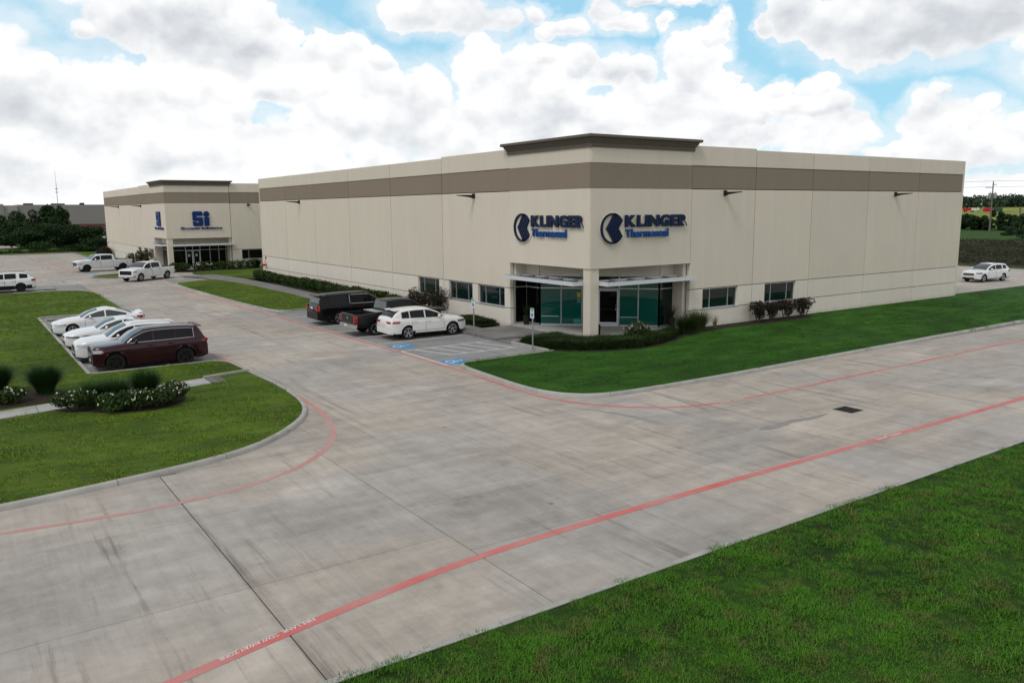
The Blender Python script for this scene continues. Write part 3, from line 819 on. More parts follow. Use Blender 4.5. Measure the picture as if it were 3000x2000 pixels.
# damp run-off tongue, tyre marks and sealed cracks: thin dark films on the slabs
m_damp = mat('damp_concrete', (.19, .185, .18), .6, fn=speckle((.235, .222, .21), .3, 2, 40))
def film(pts, w0, w1, m, wob=.25):
    P = resample(smooth_poly(pts, False, 2), .2); Q, N = normals2(P); mb = MB(); vs = []
    n = len(Q)
    for i, (q, nn) in enumerate(zip(Q, N)):
        u = i / (n - 1); w = (w0 + (w1 - w0) * u) * (1 + random.uniform(-wob, wob)) * min(1, 5 * u + .1, 5 * (1 - u) + .1)
        vs += [(q.x - nn.x * w / 2, q.y - nn.y * w / 2, D + .0025), (q.x + nn.x * w / 2, q.y + nn.y * w / 2, D + .0025)]
    mb.add(vs, [(2 * i, 2 * i + 2, 2 * i + 3, 2 * i + 1) for i in range(n - 1)])
    tag(mb.build('stain', m, fix=False), kind='structure')
film([(-2.9, -16.1), (-4.0, -16.25), (-4.9, -16.05), (-5.9, -16.2), (-6.6, -16.15)], .18, .42, m_damp)
m_stain = mat('grime', (.17, .165, .16), .9, fn=speckle((.285, .268, .25), .25, 3, 60))
film([(-9.6, -10.1), (-9.0, -11.3), (-8.6, -12.6), (-8.5, -14.0)], .10, .34, m_stain)
film([(-5.5, -10.3), (-5.6, -11.4), (-5.75, -12.6), (-6.0, -13.6)], .12, .3, m_stain)
film([(-1.5, -10.5), (-1.8, -11.6), (-2.2, -13.2), (-2.5, -14.6)], .10, .3, m_stain)
film([(3.0, -10.4), (2.2, -11.6), (1.6, -13.4)], .06, .16, m_stain)
for y, x0, x1 in ((36.5, -16.8, -11.5), (41.5, -11.6, -9.9), (30.6, -16.6, -12), (45.5, -15.6, -10.5), (34.0, -12.2, -9.9), (62.0, -14.8, -12.0), (47.2, -16.5, -13.5)):
    film([(x0, y), ((x0 + x1) / 2, y + .35), (x1, y + random.uniform(-.2, 1.2))], .2, .4, m_stain, .4)
m_pocket = mat('grimy_bay_concrete', (.16, .155, .148), .85, fn=speckle((.17, .165, .158), .45, .9, 30))

# ------------------------------------------------------------------ buildings
def side_T(side):
    """s along the facade away from the corner, n outwards, z up -> building coordinates"""
    if side == 'L': return lambda s, n, z: (-n, s, z)
    return lambda s, n, z: (s, -n, z)


def window_unit(root, side, s0, s1, z0, z1, glass, muntins=(.24, .76), n=-.13):
    T = side_T(side)
    f = MB(T); t = .05
    for a in ((s0, s1, z0, z0 + t), (s0, s1, z1 - t, z1), (s0, s0 + t, z0 + t, z1 - t), (s1 - t, s1, z0 + t, z1 - t)): f.box(a[0], a[1], n - .09, n, a[2], a[3])
    w = f.build('window', m_alu, root)
    cuts = [s0 + t] + [s0 + (s1 - s0) * q for q in muntins] + [s1 - t]
    for q in cuts[1:-1]: MB(T).box(q - .022, q + .022, n - .085, n - .004, z0 + t, z1 - t).build('mullion', m_alu, w)
    for a, b in zip(cuts[:-1], cuts[1:]):
        MB(T).box(a + .02, b - .02, n - .07, n - .05, z0 + t, z1 - t).build('pane', glass, w)
    MB(T).box(s0 - .0, s1 + .0, n + .002, .03, z0 - .03, z0 + .005).build('sill', m_alu, w)
    return w


def warehouse(name, label, loc, jL, jR, winL, winR, glass):
    root = empty(name, loc); tag(root, label, 'warehouse', 'warehouses of the business park')
    T0 = jL[1]; T1 = jR[1]                                   # width of the corner tower on both sides
    g = .026
    rows = ((-.2, 1.0, m_cream2), (1.0, 2.2, m_cream2), (2.2, 7.8, m_cream), (7.8, 9.07, m_tan), (9.07, 10.07, m_cream))
    for side, J, wins in (('L', jL, winL), ('R', jR, winR)):
        T = side_T(side)
        for k in range(1, len(J) - 1):
            a, b = J[k], J[k + 1]
            for (z0, z1, m) in rows:
                pieces = [(a + g, b - g)]
                if z0 == 1.0:
                    for (w0, w1) in wins:
                        nw = []
                        for (p, q) in pieces:
                            if w1 <= p or w0 >= q: nw.append((p, q)); continue
                            if w0 > p: nw.append((p, w0))
                            if w1 < q: nw.append((w1, q))
                        pieces = nw
                for (p, q) in pieces:
                    if q - p < .05: continue
                    zt = z1 + (.09 if (z1 > 10 and k == 1) else 0)
                    mb = MB(T); gz = .02
                    c = .012
                    # bevelled edge round the face so that the reveal joints read
                    y0, y1 = z0 + (0 if z0 < 0 else gz), zt - (0 if z1 > 10 else gz)
                    vs = [(p, -.25, y0), (q, -.25, y0), (q, -.25, y1), (p, -.25, y1), (p, -c, y0), (q, -c, y0), (q, -c, y1), (p, -c, y1),
                          (p + c, 0, y0 + c), (q - c, 0, y0 + c), (q - c, 0, y1 - c), (p + c, 0, y1 - c)]
                    mb.add(vs, [(0, 3, 2, 1), (0, 1, 5, 4), (1, 2, 6, 5), (2, 3, 7, 6), (3, 0, 4, 7), (4, 5, 9, 8), (5, 6, 10, 9), (6, 7, 11, 10), (7, 4, 8, 11), (8, 9, 10, 11)])
                    mb.build('band_panel' if m is m_tan else 'wall_panel', m, root)
        for (w0, w1) in wins: window_unit(root, side, w0, w1, 1.02, 2.18, glass)
        # tower faces above the entrance
        a, b = (0, J[1])
        for (z0, z1, m) in ((3.7, 7.8, m_cream), (7.8, 9.07, m_tan), (9.07, 9.95, m_cream)):
            MB(T).box((.0 if side == 'R' else .03), b - g, -.25, .03, z0 + .008, z1 - .008).build('band_panel' if m is m_tan else 'wall_panel', m, root)
        # light lines at the top of the tan band
        MB(T).box(.2, J[-1] - .02, -.02, .036 if False else .012, 9.062, 9.078).build('reveal', m_tan, root)
    LL, LR = jL[-1], jR[-1]
    core = MB()
    core.box(.27, .32, T0 + .3, LL - .02, -.2, 9.9); core.box(T1 + .3, LR - .02, .27, .32, -.2, 9.9)
    core.box(.27, .32, .3, T0 + .3, 3.75, 9.8); core.box(.32, T1 + .3, .27, .32, 3.75, 9.8)
    core.build('backing_wall', mat('joint_caulk', (.10, .092, .08), .9), root)
    # far ends, so that the building closes when seen from the side
    MB().box(.0, .25, LL - .0, LL + .22, -.2, 10.06).build('end_wall', m_cream, root)
    MB().box(.26, LR, LL - .001, LL + .22, -.2, 10.06).build('end_wall', m_cream, root)
    MB().box(LR, LR + .22, .0, LL + .22, -.2, 10.06).build('end_wall', m_cream, root)
    MB().box(.33, LR, .33, LL, 9.45, 9.6).build('roof', mat('roof_membrane', (.5, .5, .49), .9), root)
    # cornice round the tower: a stepped moulding with mitred corners
    prof = [(.03, 9.83), (.10, 9.83), (.10, 10.02), (.13, 10.05), (.20, 10.16), (.24, 10.19), (.24, 10.26), (.27, 10.275), (.35, 10.29), (.39, 10.32), (.39, 10.42), (.36, 10.45), (-.3, 10.45)]
    x1, y1 = T1, T0
    mb = MB(); vs = []
    for (d, z) in prof: vs += [(-d, -d, z), (x1 + d - .0, -d, z), (x1 + d, y1 + d, z), (-d, y1 + d, z)]
    fs = []
    for i in range(len(prof) - 1):
        for k in range(4): fs.append((i * 4 + k, i * 4 + (k + 1) % 4, (i + 1) * 4 + (k + 1) % 4, (i + 1) * 4 + k))
    mb.add(vs, fs); mb.build('cornice', m_brown, root)
    MB().box(.26, x1, y1 - .25, y1, 9.5, 10.2).build('parapet', m_cream, root)
    MB().box(x1 - .25, x1, .26, y1 - .26, 9.5, 10.2).build('parapet', m_cream, root)
    # entrance recess under the tower
    MB().box(.03, .60, .03, .60, -.2, 3.692).build('corner_column', m_cream, root)
    MB().box(.26, x1 - .02, .26, y1 - .02, 3.715, 3.9).build('soffit', m_cream, root)
    MB().box(.02, x1 - .01, .02, y1 - .01, -.2, .08).build('entrance_floor', m_pale_walk, root)
    return root


def beam2(mb, p, q, w, z0, z1):
    mb.bar((p[0], p[1], (z0 + z1) / 2), (q[0], q[1], (z0 + z1) / 2), w, z1 - z0)


def storefront(root, nodes, glass_of, zt=2.95, zr=2.25, z0=.08, doors=(), dark=None):
    """panes between the nodes of a plan polyline, with mullions, transom rail and wall above"""
    fr = []
    for i, (p, q) in enumerate(zip(nodes[:-1], nodes[1:])):
        d = Vector((q[0] - p[0], q[1] - p[1])).normalized() * .03
        a = (p[0] + d.x, p[1] + d.y); b = (q[0] - d.x, q[1] - d.y)
        if i not in doors:
            mb = MB(); beam2(mb, a, b, .02, z0 + .1, zr - .02); mb.build('pane', glass_of(i), root)
            mb = MB(); beam2(mb, a, b, .09, z0, z0 + .1); mb.build('frame_rail', m_alu, root)
        mb = MB(); beam2(mb, a, b, .02, zr + .04, zt); mb.build('transom_pane', glass_of(i), root)
        mb = MB(); beam2(mb, a, b, .07, zr - .02, zr + .04); mb.build('frame_rail', m_alu, root)
        mb = MB(); beam2(mb, a, b, .09, zt, zt + .06); mb.build('frame_rail', m_alu, root)
        mb = MB(); beam2(mb, p, q, .16, zt + .06, 3.71); mb.build('bulkhead', m_cream, root)
    for p in nodes:
        MB().box(p[0] - .035, p[0] + .035, p[1] - .035, p[1] + .035, z0, zt + .055).build('mullion', m_alu, root)


def glass_door(root, p, q, z0=.08, z1=2.2, glass=None, handle_at=.86):
    d = Vector((q[0] - p[0], q[1] - p[1])); L = d.length; d.normalize(); nn = Vector((d.y, -d.x))
    def T(s, n, z): return (p[0] + d.x * s + nn.x * n, p[1] + d.y * s + nn.y * n, z)
    f = MB(T); w = .09
    f.box(.03, L - .03, -.025, .025, z0, z0 + .24); f.box(.03, L - .03, -.025, .025, z1 - w, z1)
    f.box(.03, .03 + w, -.025, .025, z0 + .24, z1 - w); f.box(L - .03 - w, L - .03, -.025, .025, z0 + .24, z1 - w)
    dr = f.build('door', m_fascia, root)
    MB(T).box(.03 + w, L - .03 - w, -.01, .01, z0 + .24, z1 - w).build('pane', glass or m_dglass, dr)
    h = MB(T); s = L * handle_at
    h.tube([(s, .03, 1.0), (s, .08, 1.02), (s, .08, 1.38), (s, .03, 1.4)], .014, 6)
    h.build('handle', m_chrome, dr)
    MB(T).box(.03 + w, L - .03 - w, .011, .028, 1.04, 1.09).build('push_bar', m_blackmetal, dr)
    return dr


def canopy(root, side, s0, s1):
    T = side_T(side)
    c = MB(T)
    n0, n1, z0, z1 = -.75, .64, 2.82, 3.03
    t = .03
    c.box(s0, s1, n1 - t, n1, z0, z1); c.box(s0, s0 + t, n0, n1 - t, z0, z1); c.box(s1 - t, s1, n0, n1 - t, z0, z1); c.box(s0 + t, s1 - t, n0, n0 + t, z0, z1)
    cn = c.build('canopy', m_fascia, root)
    MB(T).box(s0 + t, s1 - t, n0 + t, n1 - t, z0 + .04, z0 + .09).build('deck', m_galv, cn)
    k = 5
    for i in range(1, k):
        s = s0 + (s1 - s0) * i / k; MB(T).box(s - .03, s + .03, n0 + t, n1 - t, z0 + .09, z1 - .01).build('rib', m_galv, cn)
    return cn


def wall_light(root_b, side, s, label, z=7.6, L=1.25):
    T = side_T(side)
    o = empty('wall_light', tuple(root_b.location)); tag(o, label, 'wall light', 'tapered lights high on the walls')
    MB(T).box(s - .10, s + .10, .003, .10, z - .15, z + .15).build('back_plate', m_blackmetal, o)
    a = MB(T); hs = [(.10, .11, .10), (.35, .075, .085), (.8, .045, .065), (L, .018, .04)]
    vs = []
    for (n, h, w) in hs: vs += [(s - w, n, z + .05 - h * 1.6), (s + w, n, z + .05 - h * 1.6), (s + w, n, z + .06), (s - w, n, z + .06)]
    fs = [(i * 4 + k, i * 4 + (k + 1) % 4, i * 4 + 4 + (k + 1) % 4, i * 4 + 4 + k) for i in range(3) for k in range(4)] + [(0, 3, 2, 1), (12, 13, 14, 15)]
    a.add(vs, fs); a.build('arm', m_blackmetal, o)
    return o


green = lambda i: m_gglass
main = warehouse('warehouse', 'large cream warehouse in front with brown cornice tower and navy chevron signs',
                 (0, 0, 0), [0, 7.28, 15.17, 22.75, 30.33, 37.86, 45.43, 53.0], [0, 7.26, 12.66, 18.1, 24.15, 30.3, 36.22],
                 [(7.9, 10.88), (11.52, 14.48), (15.77, 18.79)], [(8.37, 11.37), (13.83, 16.82)], m_dglass)
nodesA = [(.27, 7.2), (1.08, 7.15), (1.13, 5.87)]
storefront(main, nodesA, lambda i: m_bglass)
diag = [(1.13, 5.87), (2.0, 5.0), (2.86, 4.14), (3.5, 3.5), (4.36, 2.64), (5.13, 1.87), (5.95, 1.05)]
storefront(main, diag, lambda i: m_gglass if i in (0, 1, 4, 5) else m_dglass, doors=(3,))
glass_door(main, diag[3], diag[4], glass=m_bglass)
storefront(main, [(5.95, 1.05), (7.15, 1.06), (7.19, .27)], lambda i: m_dglass)
canopy(main, 'L', .62, 7.12); canopy(main, 'R', .62, 7.2)
MB().box(7.0, 7.23, .27, 7.2, .08, 3.71).build('end_wall', m_cream, main)
MB().box(.27, 7.0, 7.22, 7.26, -.2, 3.71).build('end_wall', m_cream, main)
MB().box(7.235, 7.265, .27, 7.2, -.2, 3.71).build('end_wall', m_cream, main)
# papers and a sign inside the entrance glass
mbp = MB(); 
def pane_T(i, off=.02):
    p, q = diag[i], diag[i + 1]; d = Vector((q[0] - p[0], q[1] - p[1])).normalized(); nn = Vector((d.y, -d.x)) 
    if nn.x > 0: nn = -nn
    return lambda s, n, z: (p[0] + d.x * s + nn.x * (n + off), p[1] + d.y * s + nn.y * (n + off), z)
for (s0, s1, z0, z1, m) in ((.93, 1.14, 1.75, 2.02, mat('yellow_paper', (.42, .40, .03), .6)), (.93, 1.14, 1.42, 1.68, mat('pale_paper', (.10, .22, .19), .6)), (.74, 1.16, .22, .48, mat('teal_paper', (.06, .26, .24), .6))):
    MB(pane_T(1)).box(s0, s1, 0, .004, z0, z1).build('notice', m, main)

for i_ in (0, 4): MB(pane_T(i_)).box(.06, 1.12, 0, .004, .60, .635).build('inner_rail', m_fascia, main)
wall_light(main, 'R', 9.95, 'wall light on the right front nearest the corner tower')
wall_light(main, 'R', 27.3, 'wall light on the right front nearest the far end of it')
wall_light(main, 'L', 11.15, 'wall light on the left front above the three office windows')
wall_light(main, 'L', 41.5, 'wall light on the left front near its far end')


# ---- signs
def chevron_sign(side, s_c, flip, label):
    T0 = side_T(side)
    def T(x, y, z): return T0(s_c + flip * x, .03 + z, 5.75 + y)      # x to the reader's right
    o = empty('chevron_sign', (0, 0, 0)); tag(o, label, 'building sign', 'signs on the corner tower')
    Rr = .79
    mb = MB(T); mb.lathe([(0.0, .04), (Rr + .07, .04), (Rr + .07, .005)], (.05, -.03, 0), 'z', 40); mb.build('round_plate', m_cream, o)
    mb = MB(T); vs = []; n = 40; a0, a1 = R_(62), R_(296)
    for i in range(n + 1):
        a = a0 + (a1 - a0) * i / n
        for r in (Rr, Rr - .10):
            for z in (.05, .15): vs.append((r * math.cos(a), r * math.sin(a), z))
    fs = []
    for i in range(n):
        b = i * 4
        fs += [(b, b + 4, b + 5, b + 1), (b + 2, b + 3, b + 7, b + 6), (b + 1, b + 5, b + 7, b + 3), (b, b + 2, b + 6, b + 4)]
    fs += [(0, 1, 3, 2), (n * 4, n * 4 + 2, n * 4 + 3, n * 4 + 1)]
    mb.add(vs, fs); mb.build('ring', m_navy, o)
    # nested chevrons, cut off by the circle on the right
    sl = 1.42; w = .125; step = .172
    for k in range(5):
        tx = -.42 + k * step
        def clipx(x0, yy):      # along an arm from the tip until the circle
            return None
        pts_o = []; pts_i = []
        def arm_end(x_t, sg):
            lo, hi = 0.0, 1.6
            for _ in range(40):
                mdl = (lo + hi) / 2; x = x_t + mdl / sl
                if x * x + mdl * mdl < Rr * Rr: lo = mdl
                else: hi = mdl
            return (x_t + lo / sl, sg * lo)
        up_o = arm_end(tx, 1); dn_o = arm_end(tx, -1); up_i = arm_end(tx + w, 1); dn_i = arm_end(tx + w, -1)
        poly = [(tx, 0), up_o, up_i, (tx + w, 0), dn_i, dn_o]
        mb = MB(T); vs = [(x, y, .05) for x, y in poly] + [(x, y, .15) for x, y in poly]
        mb.add(vs, [(6, 7, 8, 9), (9, 10, 11, 6), (0, 1, 7, 6), (1, 2, 8, 7), (2, 3, 9, 8), (3, 4, 10, 9), (4, 5, 11, 10), (5, 0, 6, 11)]); mb.build('chevron', m_navy, o)
    def word(s, x, y, wid, hgt, m, off, nm):
        x_cur = x
        ws_ = []
        for ch in s:
            me = text_mesh(ch, 1.0, off, .06)
            if ch == 'R':
                xm_ = max(v.co.x for v in me.vertices); x0_ = min(v.co.x for v in me.vertices)
                for v in me.vertices: v.co.x = min(v.co.x, x0_ + .88 * (xm_ - x0_))
            ws_.append((me, min(v.co.x for v in me.vertices), max(v.co.x for v in me.vertices), min(v.co.y for v in me.vertices), max(v.co.y for v in me.vertices)))
        gap = .045
        tot = sum(q[2] - q[1] for q in ws_) + gap * (len(ws_) - 1)
        kx = wid / tot
        cap = ws_[0][4]; base = 0.0
        ky = hgt / (cap - base)
        for (me, mn, mx, lo, hi) in ws_:
            map_mesh(me, lambda a, b, c, x_cur=x_cur, mn=mn: T(x_cur + (a - mn) * kx, y + b * ky, .10 + c * (.04 / .06)))
            me.materials.append(m); ob = link(nm, me, o)
            x_cur += (mx - mn + gap) * kx
    word('KLINGER', .86, .10, 4.55, .58, m_navy, .055, 'letter')
    word('Thermoseal', .90, -.47, 3.12, .42, m_signblue, .022, 'letter')
    return o


chevron_sign('R', 1.36, 1, 'navy chevron sign on the right face of the corner tower')
chevron_sign('L', 5.86, -1, 'navy chevron sign on the left face of the corner tower')

# red fire connection and small pipe on the far end of the left front
def fire_valve(loc, label):
    o = empty('fire_valve', loc); tag(o, label, 'fire valve', 'red fire connections on the walls')
    m_r = mat('red_valve_paint', (.40, .02, .02), .4)
    mb = MB(); mb.tube([(-.02, 0, 1.35), (-.22, 0, 1.35)], .075, 10); mb.tube([(-.22, -.26, 1.35), (-.22, .26, 1.35)], .085, 10); mb.build('manifold', m_r, o, smooth=True)
    for s in (-1, 1):
        mb = MB(); mb.tube([(-.22, s * .2, 1.35), (-.42, s * .27, 1.28)], .095, 10); mb.build('outlet', m_r, o, smooth=True)
    mb = MB(); mb.tube([(-.03, .0, 1.43), (-.18, .02, 1.7), (-.06, .02, 2.0)], .03, 6); mb.build('riser', m_galv, o)
    MB().box(-.09, -.02, -.09, .1, 1.98, 2.16).build('bell', m_r, o)
    MB().box(-.16, -.01, -.75, -.6, .35, .55).build('tap', m_galv, o)
fire_valve((0, 52.0, 0), 'red fire connection on the far end of the long left wall')

# second building of the same design
BX, BY = -5.85, 69.6
second = warehouse('warehouse', 'smaller cream warehouse in the distance with a blue sign and dark glass entrance', (BX, BY, 0),
                   [0, 7.28, 15.2, 23, 30.8, 43.5], [0, 7.4, 13.0, 18.5, 24, 30, 36.2], [(8.1, 10.9), (11.7, 14.3), (15.9, 18.2)], [(8.55, 12.2)], m_bglass)
black = lambda i: m_bglass
storefront(second, [(.85, 1.45), (2.28, 1.45), (3.1, 1.45), (3.95, 1.45), (5.1, 1.45), (6.15, 1.45), (7.0, 1.45), (7.3, 1.45)], black, doors=(1, 2))
storefront(second, [(.85, 7.2), (.85, 4.5), (.85, 1.45)], black)
glass_door(second, (2.28, 1.45), (3.1, 1.45), glass=m_bglass, handle_at=.84); glass_door(second, (3.1, 1.45), (3.95, 1.45), glass=m_bglass, handle_at=.16)
me = text_mesh('Si', .42, .02); map_mesh(me, lambda x, y, z: (2.5 + x, 1.405, 1.5 + y)); me.materials.append(m_white); link('door_lettering', me, second)
MB().box(3.4, 3.62, 1.405, 1.412, 1.5, 1.8).build('notice', m_white, second)
canopy(second, 'L', .62, 7.12); canopy(second, 'R', .62, 7.55)
MB().box(7.15, 7.38, .27, 7.0, -.2, 3.71).build('end_wall', m_cream, second)
MB().box(.27, 7.0, 7.02, 7.26, -.2, 3.71).build('end_wall', m_cream, second)
wall_light(second, 'R', 9.6, 'wall light on the distant warehouse right of its blue sign')
wall_light(second, 'L', 13.9, 'wall light on the side wall of the distant warehouse nearer its corner')
wall_light(second, 'L', 30.5, 'wall light on the side wall of the distant warehouse near its far end')
fire_valve((BX, BY + 42.6, 0), 'red fire connection at the far end of the distant warehouse')


def block_sign(side, s_c, flip, label):
    """blocky S, dotted i with a toothed dot, and the firm's name below"""
    T0 = side_T(side)
    def T(x, y, z):
        q = T0(s_c + flip * x, .03 + z, 6.0 + y); return (q[0] + BX, q[1] + BY, q[2])
    o = empty('block_sign', (0, 0, 0)); tag(o, label, 'building sign', 'blue signs on the distant warehouse')
    def bevel(x0, x1, y0, y1, cuts, nm='letter'): pass
    # S from a closed outline with clipped corners
    c = .14
    S = [(-.98 + c, .85), (.12 - c, .85), (.14, .85 - c), (.16, .36), (-.48, .36), (-.52, .32), (-.52, .22), (-.48, .18), (.16 - c, .18), (.2, .04), (.2, -.72), (.06, -.86), (-.84, -.86), (-.98, -.72),
         (-.98, -.33), (-.30, -.33), (-.26, -.37), (-.26, -.46), (-.30, -.50), (-.46, -.50)]
    parts = [[(-.86, .85), (.06, .85), (.16, .75), (.16, .34), (-.98, .34), (-.98, .73)],
             [(-.98, .335), (-.54, .335), (-.54, .145), (-.98, .145)],
             [(-.98, .14), (.08, .14), (.2, .02), (.2, -.26), (-.86, -.26), (-.98, -.16)],
             [(-.24, -.265), (.2, -.265), (.2, -.455), (-.24, -.455)],
             [(-.98, -.46), (.2, -.46), (.2, -.72), (.08, -.86), (-.84, -.86), (-.96, -.72)],
             [(-.98, -.34), (-.62, -.34), (-.62, -.455), (-.98, -.455)]]
    mb = MB(T)
    for p in parts: mb.prism(p, .03, .17)
    mb.build('letter', m_siblue, o)
    MB(T).box(.36, .92, -.86, .17, .03, .17).build('letter', m_siblue, o)
    mb = MB(T); vs = []; n = 32
    pts = [((.33 + (.02 if (i // 2) % 2 else -.02)) * math.cos(2 * PI * i / n) + .62, (.33 + (.02 if (i // 2) % 2 else -.02)) * math.sin(2 * PI * i / n) + .53) for i in range(n)]
    mb.prism(pts, .03, .17); mb.build('toothed_dot', m_siblue, o)
    me = text_mesh('Shermco Industries', .38, .014, .03, 1.52, 'CENTER', 1.05)
    map_mesh(me, lambda x, y, z: T(x, -1.24 + y, .08 + z)); me.materials.append(m_siblue); link('lettering', me, o)
    return o


block_sign('R', 3.95, 1, 'royal blue sign on the front of the distant warehouse above its entrance')
block_sign('L', 3.4, -1, 'royal blue sign on the narrow side of the distant warehouse, seen almost edge on')

# ------------------------------------------------------------------ vegetation
def rot_quads(c, size, up_bias, n, aspect=.55):
    """n leaf quads at centres c with random facing"""
    d = RNG.normal(size=(n, 3)); d[:, 2] = np.abs(d[:, 2]) + up_bias
    d /= np.linalg.norm(d, axis=1)[:, None]
    r = RNG.normal(size=(n, 3)); a = np.cross(d, r); a /= np.linalg.norm(a, axis=1)[:, None]; b = np.cross(d, a)
    s = (size * RNG.uniform(.65, 1.35, n))[:, None]
    V = np.stack([c - a * s, c - b * s * aspect, c + a * s, c + b * s * aspect], 1).reshape(-1, 3)
    return V, np.arange(4 * n).reshape(n, 4)


def blob_points(blobs, n, hollow=.55):
    """points in a union of ellipsoids (cx, cy, cz, rx, ry, rz), denser towards their skins"""
    B = np.array(blobs); vol = B[:, 3] * B[:, 4] * B[:, 5]
    k = RNG.choice(len(B), n, p=vol / vol.sum())
    d = RNG.normal(size=(n, 3)); d /= np.linalg.norm(d, axis=1)[:, None]
    r = (hollow + (1 - hollow) * RNG.uniform(size=n) ** .7) * RNG.uniform(.9, 1.08, n)
    P = B[k, :3] + d * r[:, None] * B[k, 3:]
    return P, k


m_leaf = mat('dark_shrub_leaf', (.02, .045, .012), .55, fn=leaf_fn((.010, .028, .006), (.046, .085, .016)))
m_leafred = mat('reddish_shrub_leaf', (.03, .035, .015), .55, fn=leaf_fn((.014, .018, .009), (.042, .032, .022)))
m_tree = mat('dark_tree_leaf', (.02, .045, .012), .6, fn=leaf_fn((.012, .030, .011), (.030, .062, .016)))
m_treelight = mat('treeline_leaf', (.03, .06, .02), .7, fn=leaf_fn((.022, .046, .020), (.045, .085, .032)))
m_blade = mat('ornamental_grass_blade', (.03, .08, .02), .6, fn=leaf_fn((.012, .038, .010), (.034, .085, .018)))
m_mondo = mat('border_grass_blade', (.02, .05, .012), .6, fn=leaf_fn((.012, .028, .008), (.034, .060, .014)))
m_petal = mat('white_petal', (.75, .72, .62), .7)
m_pink = mat('pink_petal', (.55, .14, .16), .7)
m_bark = mat('bark', (.07, .055, .042), .95, fn=speckle((.07, .056, .043), .5, 6, 30))


def shrub(name, label, cat, loc, blobs, n, size, m, group=None, flowers=0, fm=None, stems=True, fsize=.05):
    o = empty(name, loc); tag(o, label, cat, group)
    P, k = blob_points(blobs, n)
    P[:, 2] = np.maximum(P[:, 2], .03)
    V, F = rot_quads(P, size, .25, n)
    ktone = RNG.uniform(-.18, .18, len(blobs))
    tone = np.clip(.5 + ktone[k] + RNG.normal(0, .22, n), 0, 1)
    link('foliage', np_mesh('foliage', V, F, m, tone), o)['kind'] = 'stuff'
    if stems:
        mb = MB()
        for b in blobs[:6]:
            mb.tube([(b[0] * .3, b[1] * .3, -.05), (b[0] * .7, b[1] * .7, b[2] * .5), (b[0], b[1], b[2])], [.03, .02, .008], 5)
        mb.build('stem', m_bark, o)
    if flowers:
        B = np.array(blobs); kk = RNG.choice(len(B), flowers); d = RNG.normal(size=(flowers, 3)); d[:, 2] = np.abs(d[:, 2]) * .8; d[:, 1] -= .5; d /= np.linalg.norm(d, axis=1)[:, None]
        C = B[kk, :3] + d * B[kk, 3:] * 1.03
        C = np.repeat(C, 4, 0) + RNG.normal(0, fsize * .8, (flowers * 4, 3))
        V, F = rot_quads(C, fsize, .6, len(C), .8)
        link('blossoms', np_mesh('blossoms', V, F, fm or m_petal), o)['kind'] = 'stuff'
    return o


def tuft(name, label, loc, R0, H, n, m=None, group=None, w=.008, lean=.8, cat='ornamental grass'):
    """clump of arching thin blades"""
    o = empty(name, loc); tag(o, label, cat, group)
    a = RNG.uniform(0, 2 * PI, n); b0 = R0 * .28 * np.sqrt(RNG.uniform(size=n)); ln = H * RNG.uniform(.55, 1.08, n); spread = R0 * RNG.uniform(.15, 1.0, n) * lean
    V = []; 
    root = np.stack([np.cos(a) * b0, np.sin(a) * b0, np.zeros(n)], 1); dirv_ = np.stack([np.cos(a), np.sin(a), np.zeros(n)], 1)
    sdv = np.stack([-np.sin(a), np.cos(a), np.zeros(n)], 1)
    ts = (0, .4, .75, 1.0); rows = []
    for t in ts:
        c = root + dirv_ * (spread * t ** 1.8)[:, None]; c[:, 2] = ln * (t - .25 * (spread / H) * t ** 3)
        ww = w * (1 - .85 * t)
        rows += [c - sdv * ww, c + sdv * ww]
    V = np.stack(rows, 1).reshape(-1, 3); base = (np.arange(n) * 8)[:, None]
    F = np.concatenate([base + np.array([[2 * i, 2 * i + 1, 2 * i + 3, 2 * i + 2]]) for i in range(3)], 0)
    tone = np.tile(np.clip(.5 + RNG.normal(0, .28, n), 0, 1), 3)
    me = np_mesh('blades', V, F, m or m_blade, tone)
    ob = link('blades', me, o); ob['kind'] = 'stuff'
    return o


# --- left island: roses and ornamental grasses in mulch
bed = [(-24.7, -.75), (-23.9, -1.45), (-23.2, -2.25), (-22.4, -2.75), (-21.5, -2.85), (-20.8, -2.45), (-20.3, -1.6), (-20.25, -.95), (-20.8, -.55), (-21.6, -.4), (-22.4, -.35), (-24.0, -.5)]
tag(sheet('planting_bed', smooth_poly([(x, y + .35) for x, y in bed], True, 2), .01, m_mulch, None), kind='structure')
tag(sheet('planting_bed', smooth_poly([(-30, .9), (-27.0, .95), (-25.2, .95), (-24.1, 1.1), (-23.7, 2.0), (-24.0, 3.2), (-25, 4.2), (-27, 5.0), (-30, 5.2)], True, 2), .012, m_mulch, None), kind='structure')


def rose(x, y, r, h, label, n=2600, fl=26):
    h *= .78; y -= .3
    bl = []
    for _ in range(9):
        a = random.uniform(0, 2 * PI); q = r * .55 * math.sqrt(random.random())
        bl.append((q * math.cos(a), q * math.sin(a), h * random.uniform(.38, .68), r * random.uniform(.42, .6), r * random.uniform(.42, .6), h * random.uniform(.28, .4)))
    return shrub('rose_bush', label, 'rose bush', (x, y, 0.0), bl, n, .042, m_leaf, 'white rose bushes on the left lawn', fl, m_petal, True, .026)


